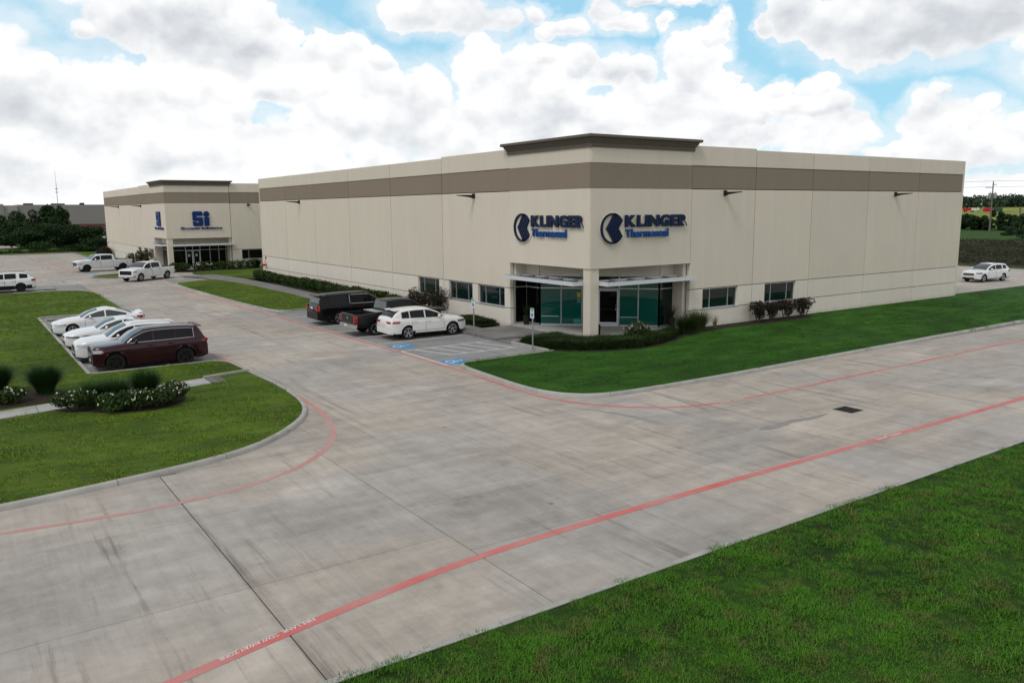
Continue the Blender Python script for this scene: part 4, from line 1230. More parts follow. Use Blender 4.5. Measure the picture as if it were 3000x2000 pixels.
rose(-23.95, -.7, .75, .95, 'white rose bush at the left end of the front bed, beside the pale path', 2800, 22)
rose(-22.85, -1.5, .75, .9, 'dark rose bush with few blossoms, second from the left in the front bed', 2600, 12)
rose(-22.15, -1.75, .7, .95, 'rose bush with the densest white blossoms in the middle of the front bed', 2600, 44)
rose(-21.45, -1.65, .7, .85, 'dark rose bush right of the densely flowering one in the front bed', 2400, 14)
rose(-20.85, -1.25, .62, .95, 'white flowering rose bush at the right end of the front bed', 2400, 50)
rose(-25.6, 2.1, .75, .75, 'low rose bush with pale blossoms in the bed at the left edge', 2200, 22)
rose(-26.6, 2.2, .75, .75, 'low rose bush cut off by the left edge of the view', 2200, 14)
tuft('ornamental_grass', 'big round dark tuft of ornamental grass behind the pale path at left', (-24.5, 2.75, 0), .95, 1.12, 4600, w=.007, group='ornamental grass tufts')
tuft('ornamental_grass', 'dark ornamental grass tuft cut off by the left edge of the view', (-26.0, 4.05, 0), .95, 1.12, 3600, w=.007, group='ornamental grass tufts')
tuft('ornamental_grass', 'tall ornamental grass tuft behind the right end of the rose bushes', (-21.55, -.55, 0), .85, 1.15, 3600, w=.006, group='ornamental grass tufts')
tuft('ornamental_grass', 'thin pale ornamental grass behind the middle of the rose bushes', (-22.55, -.6, 0), .9, 1.0, 2000, w=.006, group='ornamental grass tufts')
tuft('ornamental_grass', 'loose pale ornamental grass behind the leftmost front rose bush', (-23.25, -.35, 0), .8, .95, 1600, w=.006, group='ornamental grass tufts')
# hedge and small tree at the left edge, beyond the parking pocket
tag(sheet('planting_bed', smooth_poly([(-33, 34), (-26.0, 33.4), (-24.6, 35), (-25.2, 38), (-28, 41), (-33, 42)], True, 2), .012, m_mulch, None), kind='structure')
shrub('hedge', 'dark clipped hedge block at the left edge beside the far lawn', 'hedge', (-27.0, 38.6, 0), [(-.3, 0, 1.2, 1.1, .9, 1.2), (-1.6, .3, 1.2, 1.2, 1, 1.2), (.2, 0, 1.0, .6, .8, 1.0)], 5200, .08, m_leaf)
shrub('shrub', 'low dark shrub in the mulch bed below the clipped hedge at the left edge', 'shrub', (-26.6, 36.2, 0), [(0, 0, .45, .9, .8, .45), (-1.2, -.2, .5, .9, .8, .5)], 2600, .07, m_leaf)
o = shrub('young_tree', 'bright green leafy branch of a young tree at the left edge before the white SUV', 'tree', (-27.6, 39.5, 0), [(-.2, 0, 3.0, 1.0, .9, .8), (.5, .2, 2.6, .6, .6, .4), (-.9, 0, 3.3, .9, .9, .8), (.3, -.2, 3.2, .6, .5, .35)], 2200, .11, mat('bright_leaf', (.06, .13, .02), .5, fn=leaf_fn((.03, .08, .014), (.07, .16, .03))), stems=False)
mb = MB(); mb.tube([(-.6, 0, 0), (-.6, 0, 1.5), (-.4, 0, 3.2)], [.07, .06, .02], 8); mb.tube([(-.55, 0, 1.8), (.2, .1, 2.5), (.7, .2, 2.7)], [.035, .02, .008], 6); mb.build('trunk', m_bark, o)

# --- border planting round the corner column
bed2 = [(-3.35, 2.0), (-3.4, -.75), (-2.9, -1.9), (-1.6, -2.75), (.3, -3.4), (1.9, -3.25), (3.4, -2.75), (5.2, -1.75), (7.4, -1.25), (8.3, -.7), (7.4, -.05), (3.6, -.35), (.4, -.55), (-.45, -.2), (-.5, 1.9), (-2.0, 2.15)]
tag(sheet('planting_bed', bed2, .004, m_mulch, None), kind='structure')
mb = MB(); mb.prism([(-3.52, 2.1), (-3.52, -.98), (-3.38, -.98), (-3.38, 2.1)], D - .05, .05); mb.prism([(-3.37, 2.1), (-1.9, 2.2), (-1.9, 2.3), (-3.37, 2.24)], D - .04, .05)
kb = tag(mb.build('kerb', m_kerb), kind='structure')


def inside(poly, P):
    x, y = P[:, 0], P[:, 1]; c = np.zeros(len(P), bool); n = len(poly)
    for i in range(n):
        x1, y1 = poly[i]; x2, y2 = poly[(i + 1) % n]
        if y1 == y2: continue
        c ^= ((y1 > y) != (y2 > y)) & (x < (x2 - x1) * (y - y1) / (y2 - y1) + x1)
    return c


def ground_cover(name, poly, h, n, m, z0=0.0, kind='stuff', label=None, cat=None, w=.013, edge=.25):
    """mass of short arching blades filling an outline, clipped round at its edges"""
    A = np.array(poly); lo, hi = A.min(0), A.max(0); Q = RNG.uniform(lo, hi, (n * 3, 2)); Q = Q[inside(poly, Q)][:n]; k = len(Q)
    dmin = np.full(k, 9.)
    for i in range(len(A)):
        a, b = A[i], A[(i + 1) % len(A)]; ab = b - a; t = np.clip(((Q - a) @ ab) / (ab @ ab), 0, 1); dmin = np.minimum(dmin, np.linalg.norm(Q - a - t[:, None] * ab, axis=1))
    und = .88 + .12 * np.sin(Q[:, 0] * 2.3 + np.sin(Q[:, 1] * 1.7)) * np.cos(Q[:, 1] * 2.1)
    hh = h * und * np.clip(.55 + .45 * dmin / edge, 0, 1) * RNG.uniform(.75, 1.05, k)
    a = RNG.uniform(0, 2 * PI, k); sp = h * RNG.uniform(.15, .7, k)
    dv = np.stack([np.cos(a), np.sin(a), 0 * a], 1); sv = np.stack([-np.sin(a), np.cos(a), 0 * a], 1)
    rows = []
    for t in (0, .45, .8, 1.0):
        c = np.column_stack([Q, np.zeros(k)]) + dv * (sp * t ** 1.7)[:, None]; c[:, 2] = z0 + hh * (t * 1.15 - .35 * t ** 3) 
        ww = w * (1 - .8 * t); rows += [c - sv * ww, c + sv * ww]
    V = np.stack(rows, 1).reshape(-1, 3); base = (np.arange(k) * 8)[:, None]
    F = np.concatenate([base + np.array([[2 * i, 2 * i + 1, 2 * i + 3, 2 * i + 2]]) for i in range(3)], 0)
    o = link(name, np_mesh(name, V, F, m, np.tile(np.clip(.5 + RNG.normal(0, .25, k), 0, 1), 3)))
    if label: tag(o, label, cat)
    if kind: o['kind'] = kind
    return o


mound = [(-3.2, 1.75), (-3.25, -.75), (-2.7, -1.75), (-1.5, -2.55), (.3, -3.2), (1.9, -3.0), (3.3, -2.5), (4.6, -1.75), (5.6, -.9), (5.0, -.5), (3.8, -.9), (2.4, -.75), (1.4, -.85), (.2, -.75), (-.5, -.4), (-.75, .6), (-.9, 1.6), (-1.9, 1.95)]
ground_cover('ground_cover', mound, .62, 26000, m_mondo)
ground_cover('ground_cover', [(-1.7, 8.55), (-.15, 8.55), (-.15, 11.2), (-.7, 11.6), (-1.75, 11.3)], .45, 6000, m_mondo)
tag(sheet('planting_bed', [(-2.15, 8.4), (-.05, 8.4), (-.05, 52.6), (-1.0, 52.6), (-2.0, 42), (-2.2, 30), (-2.3, 18), (-2.3, 9)], .002, m_mulch, None), kind='structure')
shrub('rose_bush', 'pale pink flowering bush in the border right of the corner column', 'rose bush', (2.0, -1.35, .1), [(0, 0, .5, .5, .45, .38), (.55, .1, .45, .45, .4, .34), (-.35, .1, .42, .35, .35, .3)], 1500, .045, m_leaf, None, 26, mat('cream_petal', (.55, .42, .38), .7), True, .035)
tuft('ornamental_grass', 'dark spiky grass tuft before the right end of the green entrance glass', (5.6, -1.35, 0), .95, 1.1, 1100, m_mondo, 'grass tufts along the right wall', .012)
tuft('ornamental_grass', 'tall pale spiky grass tuft beside the wall right of the entrance', (7.15, -.85, 0), 1.2, 1.25, 800, mat('pale_blade', (.06, .09, .03), .6, fn=leaf_fn((.02, .04, .012), (.085, .115, .04))), 'grass tufts along the right wall', .014)
tuft('ornamental_grass', 'tiny yellowish grass sprout between the big tuft and the reddish bushes', (8.9, -.5, 0), .3, .7, 70, mat('yellow_blade', (.14, .15, .04), .6), 'grass tufts along the right wall', .014)
tag(sheet('planting_bed', [(7.2, -1.3), (9.5, -1.05), (13, -1.3), (16.9, -1.25), (17.6, -.7), (17.5, -.05), (7.2, -.05)], .003, m_mulch, None), kind='structure')
for i, (x, s, lab) in enumerate(((12.55, 1.0, 'reddish bush beside the right wall, leftmost of four'), (13.75, .95, 'reddish bush second from the left of the four beside the right wall'), (15.0, 1.02, 'reddish bush below the right end of the second office window, third of four'), (16.75, .95, 'reddish bush standing apart at the right end of the row of four'))):
    bl = [(random.uniform(-.45, .45) * s, random.uniform(-.3, .3), random.uniform(.7, 1.05) * s, .33, .3, .28) for _ in range(11)] + [(random.uniform(-.3, .3), 0, .45, .3, .25, .3) for _ in range(3)]
    shrub('red_bush', lab, 'bush', (x, -.72, 0), bl, 1900, .052, m_leafred, 'reddish bushes along the right wall', 10, m_pink, True, .022)
bl = [(random.uniform(-1.2, 1.2), random.uniform(-1.0, 1.0), random.uniform(.5, 1.45), .5, .5, .4) for _ in range(26)]
shrub('red_bush', 'large reddish black bush below the office windows behind the parked black pickup', 'bush', (-1.1, 15.4, 0), bl, 5600, .06, m_leafred, None, 40, m_pink, True, .025)
# clipped shrubs along the long left wall
for i in range(15):
    y = 20.2 + i * 2.18; s = random.uniform(.9, 1.08)
    words_ = 'clipped hedge shrub along the long left wall, %s' % (['nearest to the big reddish bush', 'second from the big reddish bush'] + [q_ + ' from the big reddish bush' for q_ in ('third', 'fourth', 'fifth', 'sixth', 'seventh', 'eighth', 'ninth', 'tenth', 'eleventh', 'twelfth', 'thirteenth')] + ['one before the red fire connection', 'below the red fire connection'])[i]
    o = shrub('hedge_shrub', words_, 'hedge shrub', (-1.15, y, 0), [(0, 0, .42 * s, .66, 1.12, .5 * s), (0, .4, .48 * s, .6, .7, .45 * s), (.1, -.5, .45 * s, .6, .7, .45 * s), (-.1, 0, .55 * s, .55, .8, .4)], 1700, .075, m_leaf, 'clipped hedge shrubs along the long left wall', stems=False)

# second building: planting before its glass
tag(sheet('planting_bed', [(-7.4, 69.3), (-3.4, 66.6), (3.5, 66.9), (6.0, 68.2), (7.5, 69.2), (3, 69.5), (-5, 69.6)], .01, m_mulch, None), kind='structure')
shrub('rose_bush', 'white flowering bush before the glass doors of the distant warehouse', 'rose bush', (-2.6, 67.6, 0), [(0, 0, .55, .6, .6, .5), (.6, 0, .6, .6, .5, .5), (-.6, .2, .5, .5, .5, .45)], 1500, .08, m_leaf, None, 30, m_petal, True, .06)
shrub('shrub', 'low dark shrubs right of the distant glass doors', 'shrub', (.6, 68.0, 0), [(x, 0, .5, .7, .6, .5) for x in np.linspace(-1.8, 2.6, 6)], 3000, .085, m_leaf)
shrub('shrub', 'low dark shrub left of the white flowering bush at the distant warehouse', 'shrub', (-4.6, 68.4, 0), [(0, 0, .5, .9, .7, .5), (-.9, .1, .5, .7, .6, .5)], 1600, .085, m_leaf)
tuft('ornamental_grass', 'spiky grass tuft right of the distant glass front', (4.1, 68.8, 0), 1.2, 1.2, 900, m_mondo, None, .02)
bl = [(random.uniform(-1.0, 1.0), random.uniform(-.9, .9), random.uniform(.6, 1.9), .55, .55, .45) for _ in range(20)]
shrub('red_bush', 'dark oleander bush with pink blossoms behind the tail of the silver pickup', 'bush', (-7.6, 77.3, 0), bl, 3200, .09, m_leaf, None, 60, m_pink, True, .06)
shrub('shrub', 'dark low shrub at the far end of the distant side wall', 'shrub', (-7.0, 108, 0), [(0, 0, .8, 1.0, 1.6, .8), (0, 2.5, .7, 1.0, 1.4, .8)], 1800, .12, m_leafred)


# --- trees
def tree(name, label, loc, h, rx, ry, n, size, m, group=None, z_lo=.25, nb=26, seed=1):
    rs = np.random.default_rng(seed)
    o = empty(name, loc); tag(o, label, 'tree', group)
    bl = []
    for _ in range(nb):
        a = rs.uniform(0, 2 * PI); q = math.sqrt(rs.uniform()); zz = rs.uniform(z_lo, .92)
        lim = math.sqrt(max(.08, 1 - ((zz - .42) / .56) ** 2))
        s = rs.uniform(.20, .34)
        bl.append((math.cos(a) * q * rx * lim * .85, math.sin(a) * q * ry * lim * .85, h * zz, rx * s, ry * s, h * s * .52))
    P, k = blob_points(bl, n, .5)
    V, F = rot_quads(P, size, .3, n, .6)
    tone = np.clip(.45 + rs.uniform(-.25, .25, nb)[k] + RNG.normal(0, .18, n), 0, 1)
    link('crown', np_mesh('crown', V, F, m, tone), o)['kind'] = 'stuff'
    mb = MB()
    mb.tube([(0, 0, -.3), (.05 * rx, 0, h * .25), (0, .03 * ry, h * .6)], [h * .035, h * .026, h * .010], 8)
    for b in bl[:9]: mb.tube([(0, 0, h * .18), (b[0] * .5, b[1] * .5, (b[2] + h * .2) * .5), (b[0], b[1], b[2])], [h * .016, h * .010, h * .004], 5)
    mb.build('trunk', m_bark, o)
    return o


G1 = 'dark trees at the far end of the drive'


def at(px, py, x=None, dist=None):
    d = fw + rt * ((px - 1500) / 2393.45) - up * ((py - 1000) / 2393.45)
    t = (x - CAM.x) / d.x if x is not None else dist / math.hypot(d.x, d.y)
    return CAM + d * t


for px, dist, h, rx, ry, n, sz, zlo, sd_, lab in (
        (172, 172, 5.4, 8.4, 6.0, 30000, .15, .06, 3, 'broad dark tree standing nearest the back kerb, its crown down to the ground'),
        (165, 194, 8.5, 3.5, 4.5, 14000, .17, .10, 4, 'tallest dark tree behind the broad one, its top against the sky'),
        (88, 196, 7.6, 4.2, 5.0, 15000, .17, .10, 5, 'dark rounded tree left of the tallest one'),
        (275, 166, 2.7, 3.6, 3.5, 9000, .14, .05, 6, 'low dark tree sloping down towards the distant warehouse'),
        (-2, 214, 6.4, 4.6, 5, 11000, .18, .18, 7, 'dark tree cut off by the left edge behind the traffic drum'),
        (58, 190, 5.4, 4.2, 4, 12000, .17, .08, 8, 'lower dark tree between the rounded one and the yellow post')):
    p = at(px, 700, dist=dist)
    tree('tree', lab, (p.x, p.y, -.2), h, rx, ry, n, sz, m_tree, G1, zlo, 34, sd_)
shrub('hedge', 'low hedge row on the grass beyond the back kerb of the drive', 'hedge', (-16, 133.2, -.1), [(x, random.uniform(-.5, .5), .2, random.uniform(.7, 1.6), .8, random.uniform(.25, .6)) for x in np.linspace(-4.5, 8, 14) + RNG.uniform(-.5, .5, 14)], 5000, .10, m_leaf, stems=False)

# right side: trees behind the basin, wood on the horizon
G2 = 'dark trees beyond the basin at right'
row_ = ((2796, 4.6, 'dark bushy tree half hidden by the warehouse edge beyond the basin'), (2812, 4.3, 'dark bushy tree beside the warehouse edge beyond the basin'), (2829, 4.6, 'dark bushy tree second from the warehouse edge beyond the basin'),
        (2846, 4.2, 'dark bushy tree third from the warehouse edge beyond the basin'), (2864, 4.0, 'low dark bushy tree in the middle of the gap left of the power pole'), (2881, 3.9, 'lowest dark bushy tree of the row beyond the basin'), (2897, 4.2, 'dark bushy tree just left of the wooden power pole'),
        (2925, 6.0, 'dark pointed tree right of the power pole, tallest of the row'), (2941, 4.4, 'dark bushy tree just right of the pointed one'), (2958, 4.5, 'dark bushy tree second right of the pointed one'), (2975, 4.3, 'dark bushy tree next to the right edge beyond the basin'), (2993, 4.5, 'dark bushy tree cut off by the right edge beyond the basin'))
for i, (px, h, lab) in enumerate(row_):
    p = at(px, 650, x=218 + (i % 3) * 3)
    pt = h > 5.5
    tree('tree', lab, (p.x, p.y, -.1), h, 2.4 if pt else 3.4, 2.4 if pt else 3.0, 4200, .17, m_tree, G2, .06, 16, 20 + i)
p = at(2965, 668, x=176); tree('tree', 'light green bush in the grass before the row of dark trees at right', (p.x, p.y, -.1), 3.0, 3.4, 3.0, 2200, .16, m_treelight, None, .1, 12, 60)
p = at(2998, 690, x=160); tree('tree', 'light green low bush at the right edge above the basin', (p.x, p.y, -.1), 2.0, 2.6, 2.4, 1500, .15, m_treelight, None, .1, 12, 61)


def far_wood(name, dist0, az0, az1, n, hmin, hmax, z, m, size):
    P = []
    for i in range(n):
        px = az0 + (az1 - az0) * (i + random.random()) / n; q = at(px, 600, dist=dist0 * random.uniform(.97, 1.1)); h = random.uniform(hmin, hmax)
        P.append((q.x, q.y, z + h * .5, h * .75, h * .75, h * .55))
    pts, k = blob_points(P, n * 170, .6); V, F = rot_quads(pts, size, .3, len(pts), .7)
    tone = np.clip(.5 + RNG.uniform(-.3, .3, n)[k] + RNG.normal(0, .15, len(pts)), 0, 1)
    return tag(link(name, np_mesh(name, V, F, m, tone)), kind='stuff')


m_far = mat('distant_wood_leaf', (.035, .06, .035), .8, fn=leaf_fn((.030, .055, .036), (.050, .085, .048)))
far_wood('woods', 820, 2780, 3500, 110, 8, 11.5, 5.0, m_far, 1.0)
far_wood('woods', 900, -900, 330, 60, 5, 9, -1, m_far, .9)
# weeds on the far bank of the basin
NW = 30000
A = np.column_stack([RNG.uniform(121, 143, NW), RNG.uniform(5, 95, NW)])
Z = np.array([ground_h(x, y) for x, y in A]); P = np.column_stack([A, Z + RNG.uniform(0, .4, NW)])
V, F = rot_quads(P, .16, -.2, NW, .3)
tag(link('weeds', np_mesh('weeds', V, F, mat('weed_leaf', (.04, .04, .02), .8, fn=leaf_fn((.014, .020, .009), (.050, .046, .028))), RNG.uniform(size=NW) ** 2)), kind='stuff')

# --- grass blades on the lawns (stuff), as instanced clumps
def clump_mesh(n, R0, h, w, m, lean):
    a = RNG.uniform(0, 2 * PI, n); rr = R0 * np.sqrt(RNG.uniform(size=n)); b = RNG.uniform(0, 2 * PI, n)
    root = np.stack([np.cos(b) * rr, np.sin(b) * rr, np.zeros(n)], 1); dv = np.stack([np.cos(a), np.sin(a), 0 * a], 1); sv = np.stack([-np.sin(a), np.cos(a), 0 * a], 1)
    hh = h * RNG.uniform(.5, 1.1, n); sp = lean * hh * RNG.uniform(.3, 1.2, n); rows = []
    for t in (0, .55, 1.0):
        c = root + dv * (sp * t ** 1.6)[:, None]; c[:, 2] = hh * (t - .22 * t ** 3) - .015
        ww = w * (1 - .8 * t); rows += [c - sv * ww, c + sv * ww]
    V = np.stack(rows, 1).reshape(-1, 3); base = (np.arange(n) * 6)[:, None]
    F = np.concatenate([base + np.array([[2 * i, 2 * i + 1, 2 * i + 3, 2 * i + 2]]) for i in range(2)], 0)
    me = np_mesh('grass_clump', V, F, m, np.tile(np.clip(.5 + RNG.normal(0, .25, n), 0, 1), 2))
    return bpy.data.objects.new('grass_clump', me)


def blade_fn(a, b, c):
    def fn(t, p):
        at_ = t.n('ShaderNodeAttribute'); at_.attribute_name = 'tone'
        P = pos(t)
        n1 = t.noise(t.scale(P, (.6, 1.5, 1)), .7, 5, .62); n2 = t.noise(P, 1.9, 4, .6)
        col = t.mix(at_.outputs['Fac'], a, b)
        col = t.mix(t.m('MULTIPLY', t.ramp(n2, .46, .66), .8), col, c)
        t.put(p.inputs['Base Color'], mulcol(t, col, t.m('ADD', .55, t.m('MULTIPLY', n1, .9))))
    return fn


m_b1 = mat('near_grass_blade', (.03, .08, .01), .55, fn=blade_fn((.034, .118, .008), (.088, .235, .014), (.115, .13, .034)))
m_b2 = mat('lawn_grass_blade', (.03, .08, .01), .6, fn=blade_fn((.022, .092, .008), (.050, .16, .012), (.056, .11, .018)))
m_b3 = mat('left_lawn_grass_blade', (.04, .09, .01), .6, fn=blade_fn((.078, .158, .012), (.155, .255, .020), (.17, .175, .038)))


def blades(name, region, step_density, clump, scale, z):
    """clumps scattered over rectangles of a lawn by geometry nodes"""
    mb = MB()
    me = bpy.data.meshes.new(name)
    import bmesh
    b = bmesh.new(); f = b.faces.new([b.verts.new((x, y, z)) for x, y in region]); f.normal_update(); bmesh.ops.triangulate(b, faces=b.faces[:]); bmesh.ops.recalc_face_normals(b, faces=b.faces)
    for q in b.faces:
        q.normal_update()
        if q.normal.z < 0: q.normal_flip()
    b.to_mesh(me); b.free()
    o = link(name, me); o['kind'] = 'stuff'
    ng = bpy.data.node_groups.new(name, 'GeometryNodeTree')
    ng.interface.new_socket('Geometry', in_out='INPUT', socket_type='NodeSocketGeometry'); ng.interface.new_socket('Geometry', in_out='OUTPUT', socket_type='NodeSocketGeometry')
    N = ng.nodes; L = ng.links
    gi = N.new('NodeGroupInput'); go = N.new('NodeGroupOutput')
    dp = N.new('GeometryNodeDistributePointsOnFaces'); dp.distribute_method = 'RANDOM'
    # denser and sparser patches
    nz = N.new('ShaderNodeTexNoise'); nz.inputs['Scale'].default_value = 1.3; nz.inputs['Detail'].default_value = 4
    mr = N.new('ShaderNodeMapRange'); mr.inputs[1].default_value = .34; mr.inputs[2].default_value = .62; mr.inputs[3].default_value = step_density * .45; mr.inputs[4].default_value = step_density * 1.3
    L.new(nz.outputs['Fac'], mr.inputs[0]); L.new(mr.outputs[0], dp.inputs['Density'])
    oi = N.new('GeometryNodeObjectInfo'); oi.inputs['Object'].default_value = clump; oi.inputs['As Instance'].default_value = True
    ip = N.new('GeometryNodeInstanceOnPoints')
    rz = N.new('FunctionNodeRandomValue'); rz.data_type = 'FLOAT_VECTOR'; rz.inputs[0].default_value = (-.12, -.12, 0); rz.inputs[1].default_value = (.12, .12, 6.283)
    rs = N.new('FunctionNodeRandomValue'); rs.data_type = 'FLOAT'; rs.inputs[2].default_value = scale[0]; rs.inputs[3].default_value = scale[1]
    nz2 = N.new('ShaderNodeTexNoise'); nz2.inputs['Scale'].default_value = .8; nz2.inputs['Detail'].default_value = 5
    mr2 = N.new('ShaderNodeMapRange'); mr2.inputs[1].default_value = .36; mr2.inputs[2].default_value = .64; mr2.inputs[3].default_value = .6; mr2.inputs[4].default_value = 1.3
    mu = N.new('ShaderNodeMath'); mu.operation = 'MULTIPLY'
    L.new(nz2.outputs['Fac'], mr2.inputs[0]); L.new(mr2.outputs[0], mu.inputs[0]); L.new(rs.outputs[1], mu.inputs[1])
    L.new(gi.outputs[0], dp.inputs['Mesh']); L.new(dp.outputs['Points'], ip.inputs['Points']); L.new(oi.outputs['Geometry'], ip.inputs['Instance'])
    L.new(rz.outputs[0], ip.inputs['Rotation']); L.new(mu.outputs[0], ip.inputs['Scale']); L.new(ip.outputs['Instances'], go.inputs[0])
    md = o.modifiers.new('scatter', 'NODES'); md.node_group = ng
    return o


c_near = clump_mesh(46, .17, .115, .0056, m_b1, .95)
c_lawn = clump_mesh(46, .20, .062, .0075, m_b2, .7)
c_left = clump_mesh(46, .20, .062, .0075, m_b3, .7)
c_turf = clump_mesh(60, .17, .07, .0050, m_b1, 1.0)
for x0, x1, dn in ((-26, -14, 62), (-14, -2, 46), (-2, 14, 30)):
    blades('grass', [(x0, -21.68), (x1, -21.66), (x1, -33), (x0, -33)], dn, c_turf, (.7, 1.2), D + .03)
    blades('grass', [(x0, -21.72), (x1, -21.70), (x1, -33), (x0, -33)], dn * .26, c_near, (.6, 1.15), D + .03)
blades('grass', [(14, -21.6), (60, -21.55), (60, -40), (14, -40)], 3, c_near, (1.2, 1.9), D + .03)
blades('grass', smooth_poly([(p[0] + .2, p[1] + .2) for p in main_kerb[1:-3]], False, 2) + [(8, -9.7), (8, -1.6), (5, -2.4), (.5, -3.7), (-2.2, -2.9), (-3.3, -1.4)], 17, c_lawn, (.75, 1.2), -.012)
blades('grass', [(8, -9.75), (40, -9.4), (40, -.3), (36, -.2), (18, -.2), (17.6, -1.35), (8, -1.5)], 8, c_lawn, (.9, 1.4), -.012)
blades('grass', [(-30, -10.3), (-26.6, -10.2), (-23.0, -9.65), (-21.4, -9.25), (-20.2, -8.7), (-19.2, -7.85), (-18.25, -6.75), (-17.65, -5.75), (-17.25, -4.5), (-17.02, -3.0), (-16.95, 1.0), (-20.0, .45), (-20.0, -1.0), (-20.6, -2.4), (-21.5, -2.75), (-22.4, -2.6), (-23.2, -2.1), (-24.6, -.55), (-25.5, -.75), (-30, -1.8)], 17, c_left, (.8, 1.35), -.012)
blades('grass', [(-24.6, 1.0), (-20, 2.1), (-17.2, 2.85), (-17.1, 5.2), (-17.5, 5.95), (-22.8, 5.95), (-22.8, 18), (-30, 18), (-30, 4.2), (-25, 4.0), (-23.5, 2.8)], 14, c_left, (.8, 1.3), -.012)
blades('grass', [(-23.0, 18), (-22.8, 29.7), (-17.2, 30.0), (-17.0, 45), (-17.8, 48.6), (-19.2, 49.7), (-31, 49.0), (-33, 18)], 7, c_left, (1.2, 1.8), -.012)
blades('grass', [(-8.2, 23.3), (-4.2, 23.2), (-4.0, 37), (-4.2, 46), (-8.6, 50.5), (-9.3, 46), (-9.2, 36), (-8.8, 27)], 8, c_left, (1.0, 1.6), -.012)
# a few yellow flowers in the long grass near the lower right corner
C = np.column_stack([RNG.normal(-9.6, .9, 60), RNG.normal(-27.4, .8, 60), RNG.uniform(.05, .16, 60)])
V, F = rot_quads(C, .014, 1.0, 60, .9); tag(link('wildflowers', np_mesh('wildflowers', V, F, mat('yellow_petal', (.6, .5, .06), .7))), kind='stuff')

# ------------------------------------------------------------------ vehicles
def paint(name, col, metal=0.0, rough=.32, dirt=.08):
    def fn(t, p):
        n = t.noise(pos(t), 3.0, 4, .6)
        t.put(p.inputs['Base Color'], mulcol(t, col, t.m('ADD', 1 - dirt / 2, t.m('MULTIPLY', t.m('SUBTRACT', n, .5), dirt))))
    return mat(name, col, rough, metal, .30 if max(col) < .02 else .55, .1 if max(col) < .02 else .2, fn)


def lerp_list(lst):
    X = [p[0] for p in lst]; Z = [p[1] for p in lst]
    if X[0] > X[-1]: X = X[::-1]; Z = Z[::-1]
    return lambda x: float(np.interp(x, X, Z))


def wheel_mesh(r, w, style, m_rim):
    """tyre, rim and hub of one wheel; axle along y, outside towards -y"""
    t = MB(); h = w / 2
    t.lathe([(r * .66, -h * .9), (r * .72, -h), (r * .93, -h * .98), (r * .99, -h * .75), (r, -h * .3), (r, h * .3), (r * .99, h * .75), (r * .93, h * .98), (r * .6, h)], (0, 0, 0), 'y', 28)
    tyre = t.mesh('tyre', [m_rubber])
    q = MB()
    rr = r * .69
    q.lathe([(rr, -h * .93), (rr * .93, -h * .96), (rr * .90, -h * .80), (rr * .88, h * .2)], (0, 0, 0), 'y', 28)
    n = style
    for k in range(n):
        for off in ((-.14, .14) if n == 5 else (0,)):
            a = 2 * PI * k / n + .3
            ca, sa = math.cos(a), math.sin(a); cb, sb = math.cos(a + off), math.sin(a + off)
            q.bar((rr * .14 * ca, -h * .72, rr * .14 * sa), (rr * .93 * cb, -h * .86, rr * .93 * sb), rr * (.13 if n == 5 else .16), h * .22, upv=(0, 1, 0))
    q.lathe([(0.001, -h * .84), (rr * .18, -h * .82), (rr * .22, -h * .7), (rr * .22, -h * .3)], (0, 0, 0), 'y', 14)
    rim = q.mesh('rim', [m_rim])
    d = MB(); d.lathe([(0.001, -h * .35), (rr * .62, -h * .35), (rr * .62, -h * .2), (rr * .88, -h * .1), (rr * .9, h * .3), (.001, h * .4)], (0, 0, 0), 'y', 20)
    disc = d.mesh('wheel', [m_blackmetal])
    for me in (tyre, rim, disc):
        me.polygons.foreach_set('use_smooth', [True] * len(me.polygons)); me.set_sharp_from_angle(angle=R_(40))
    return tyre, rim, disc


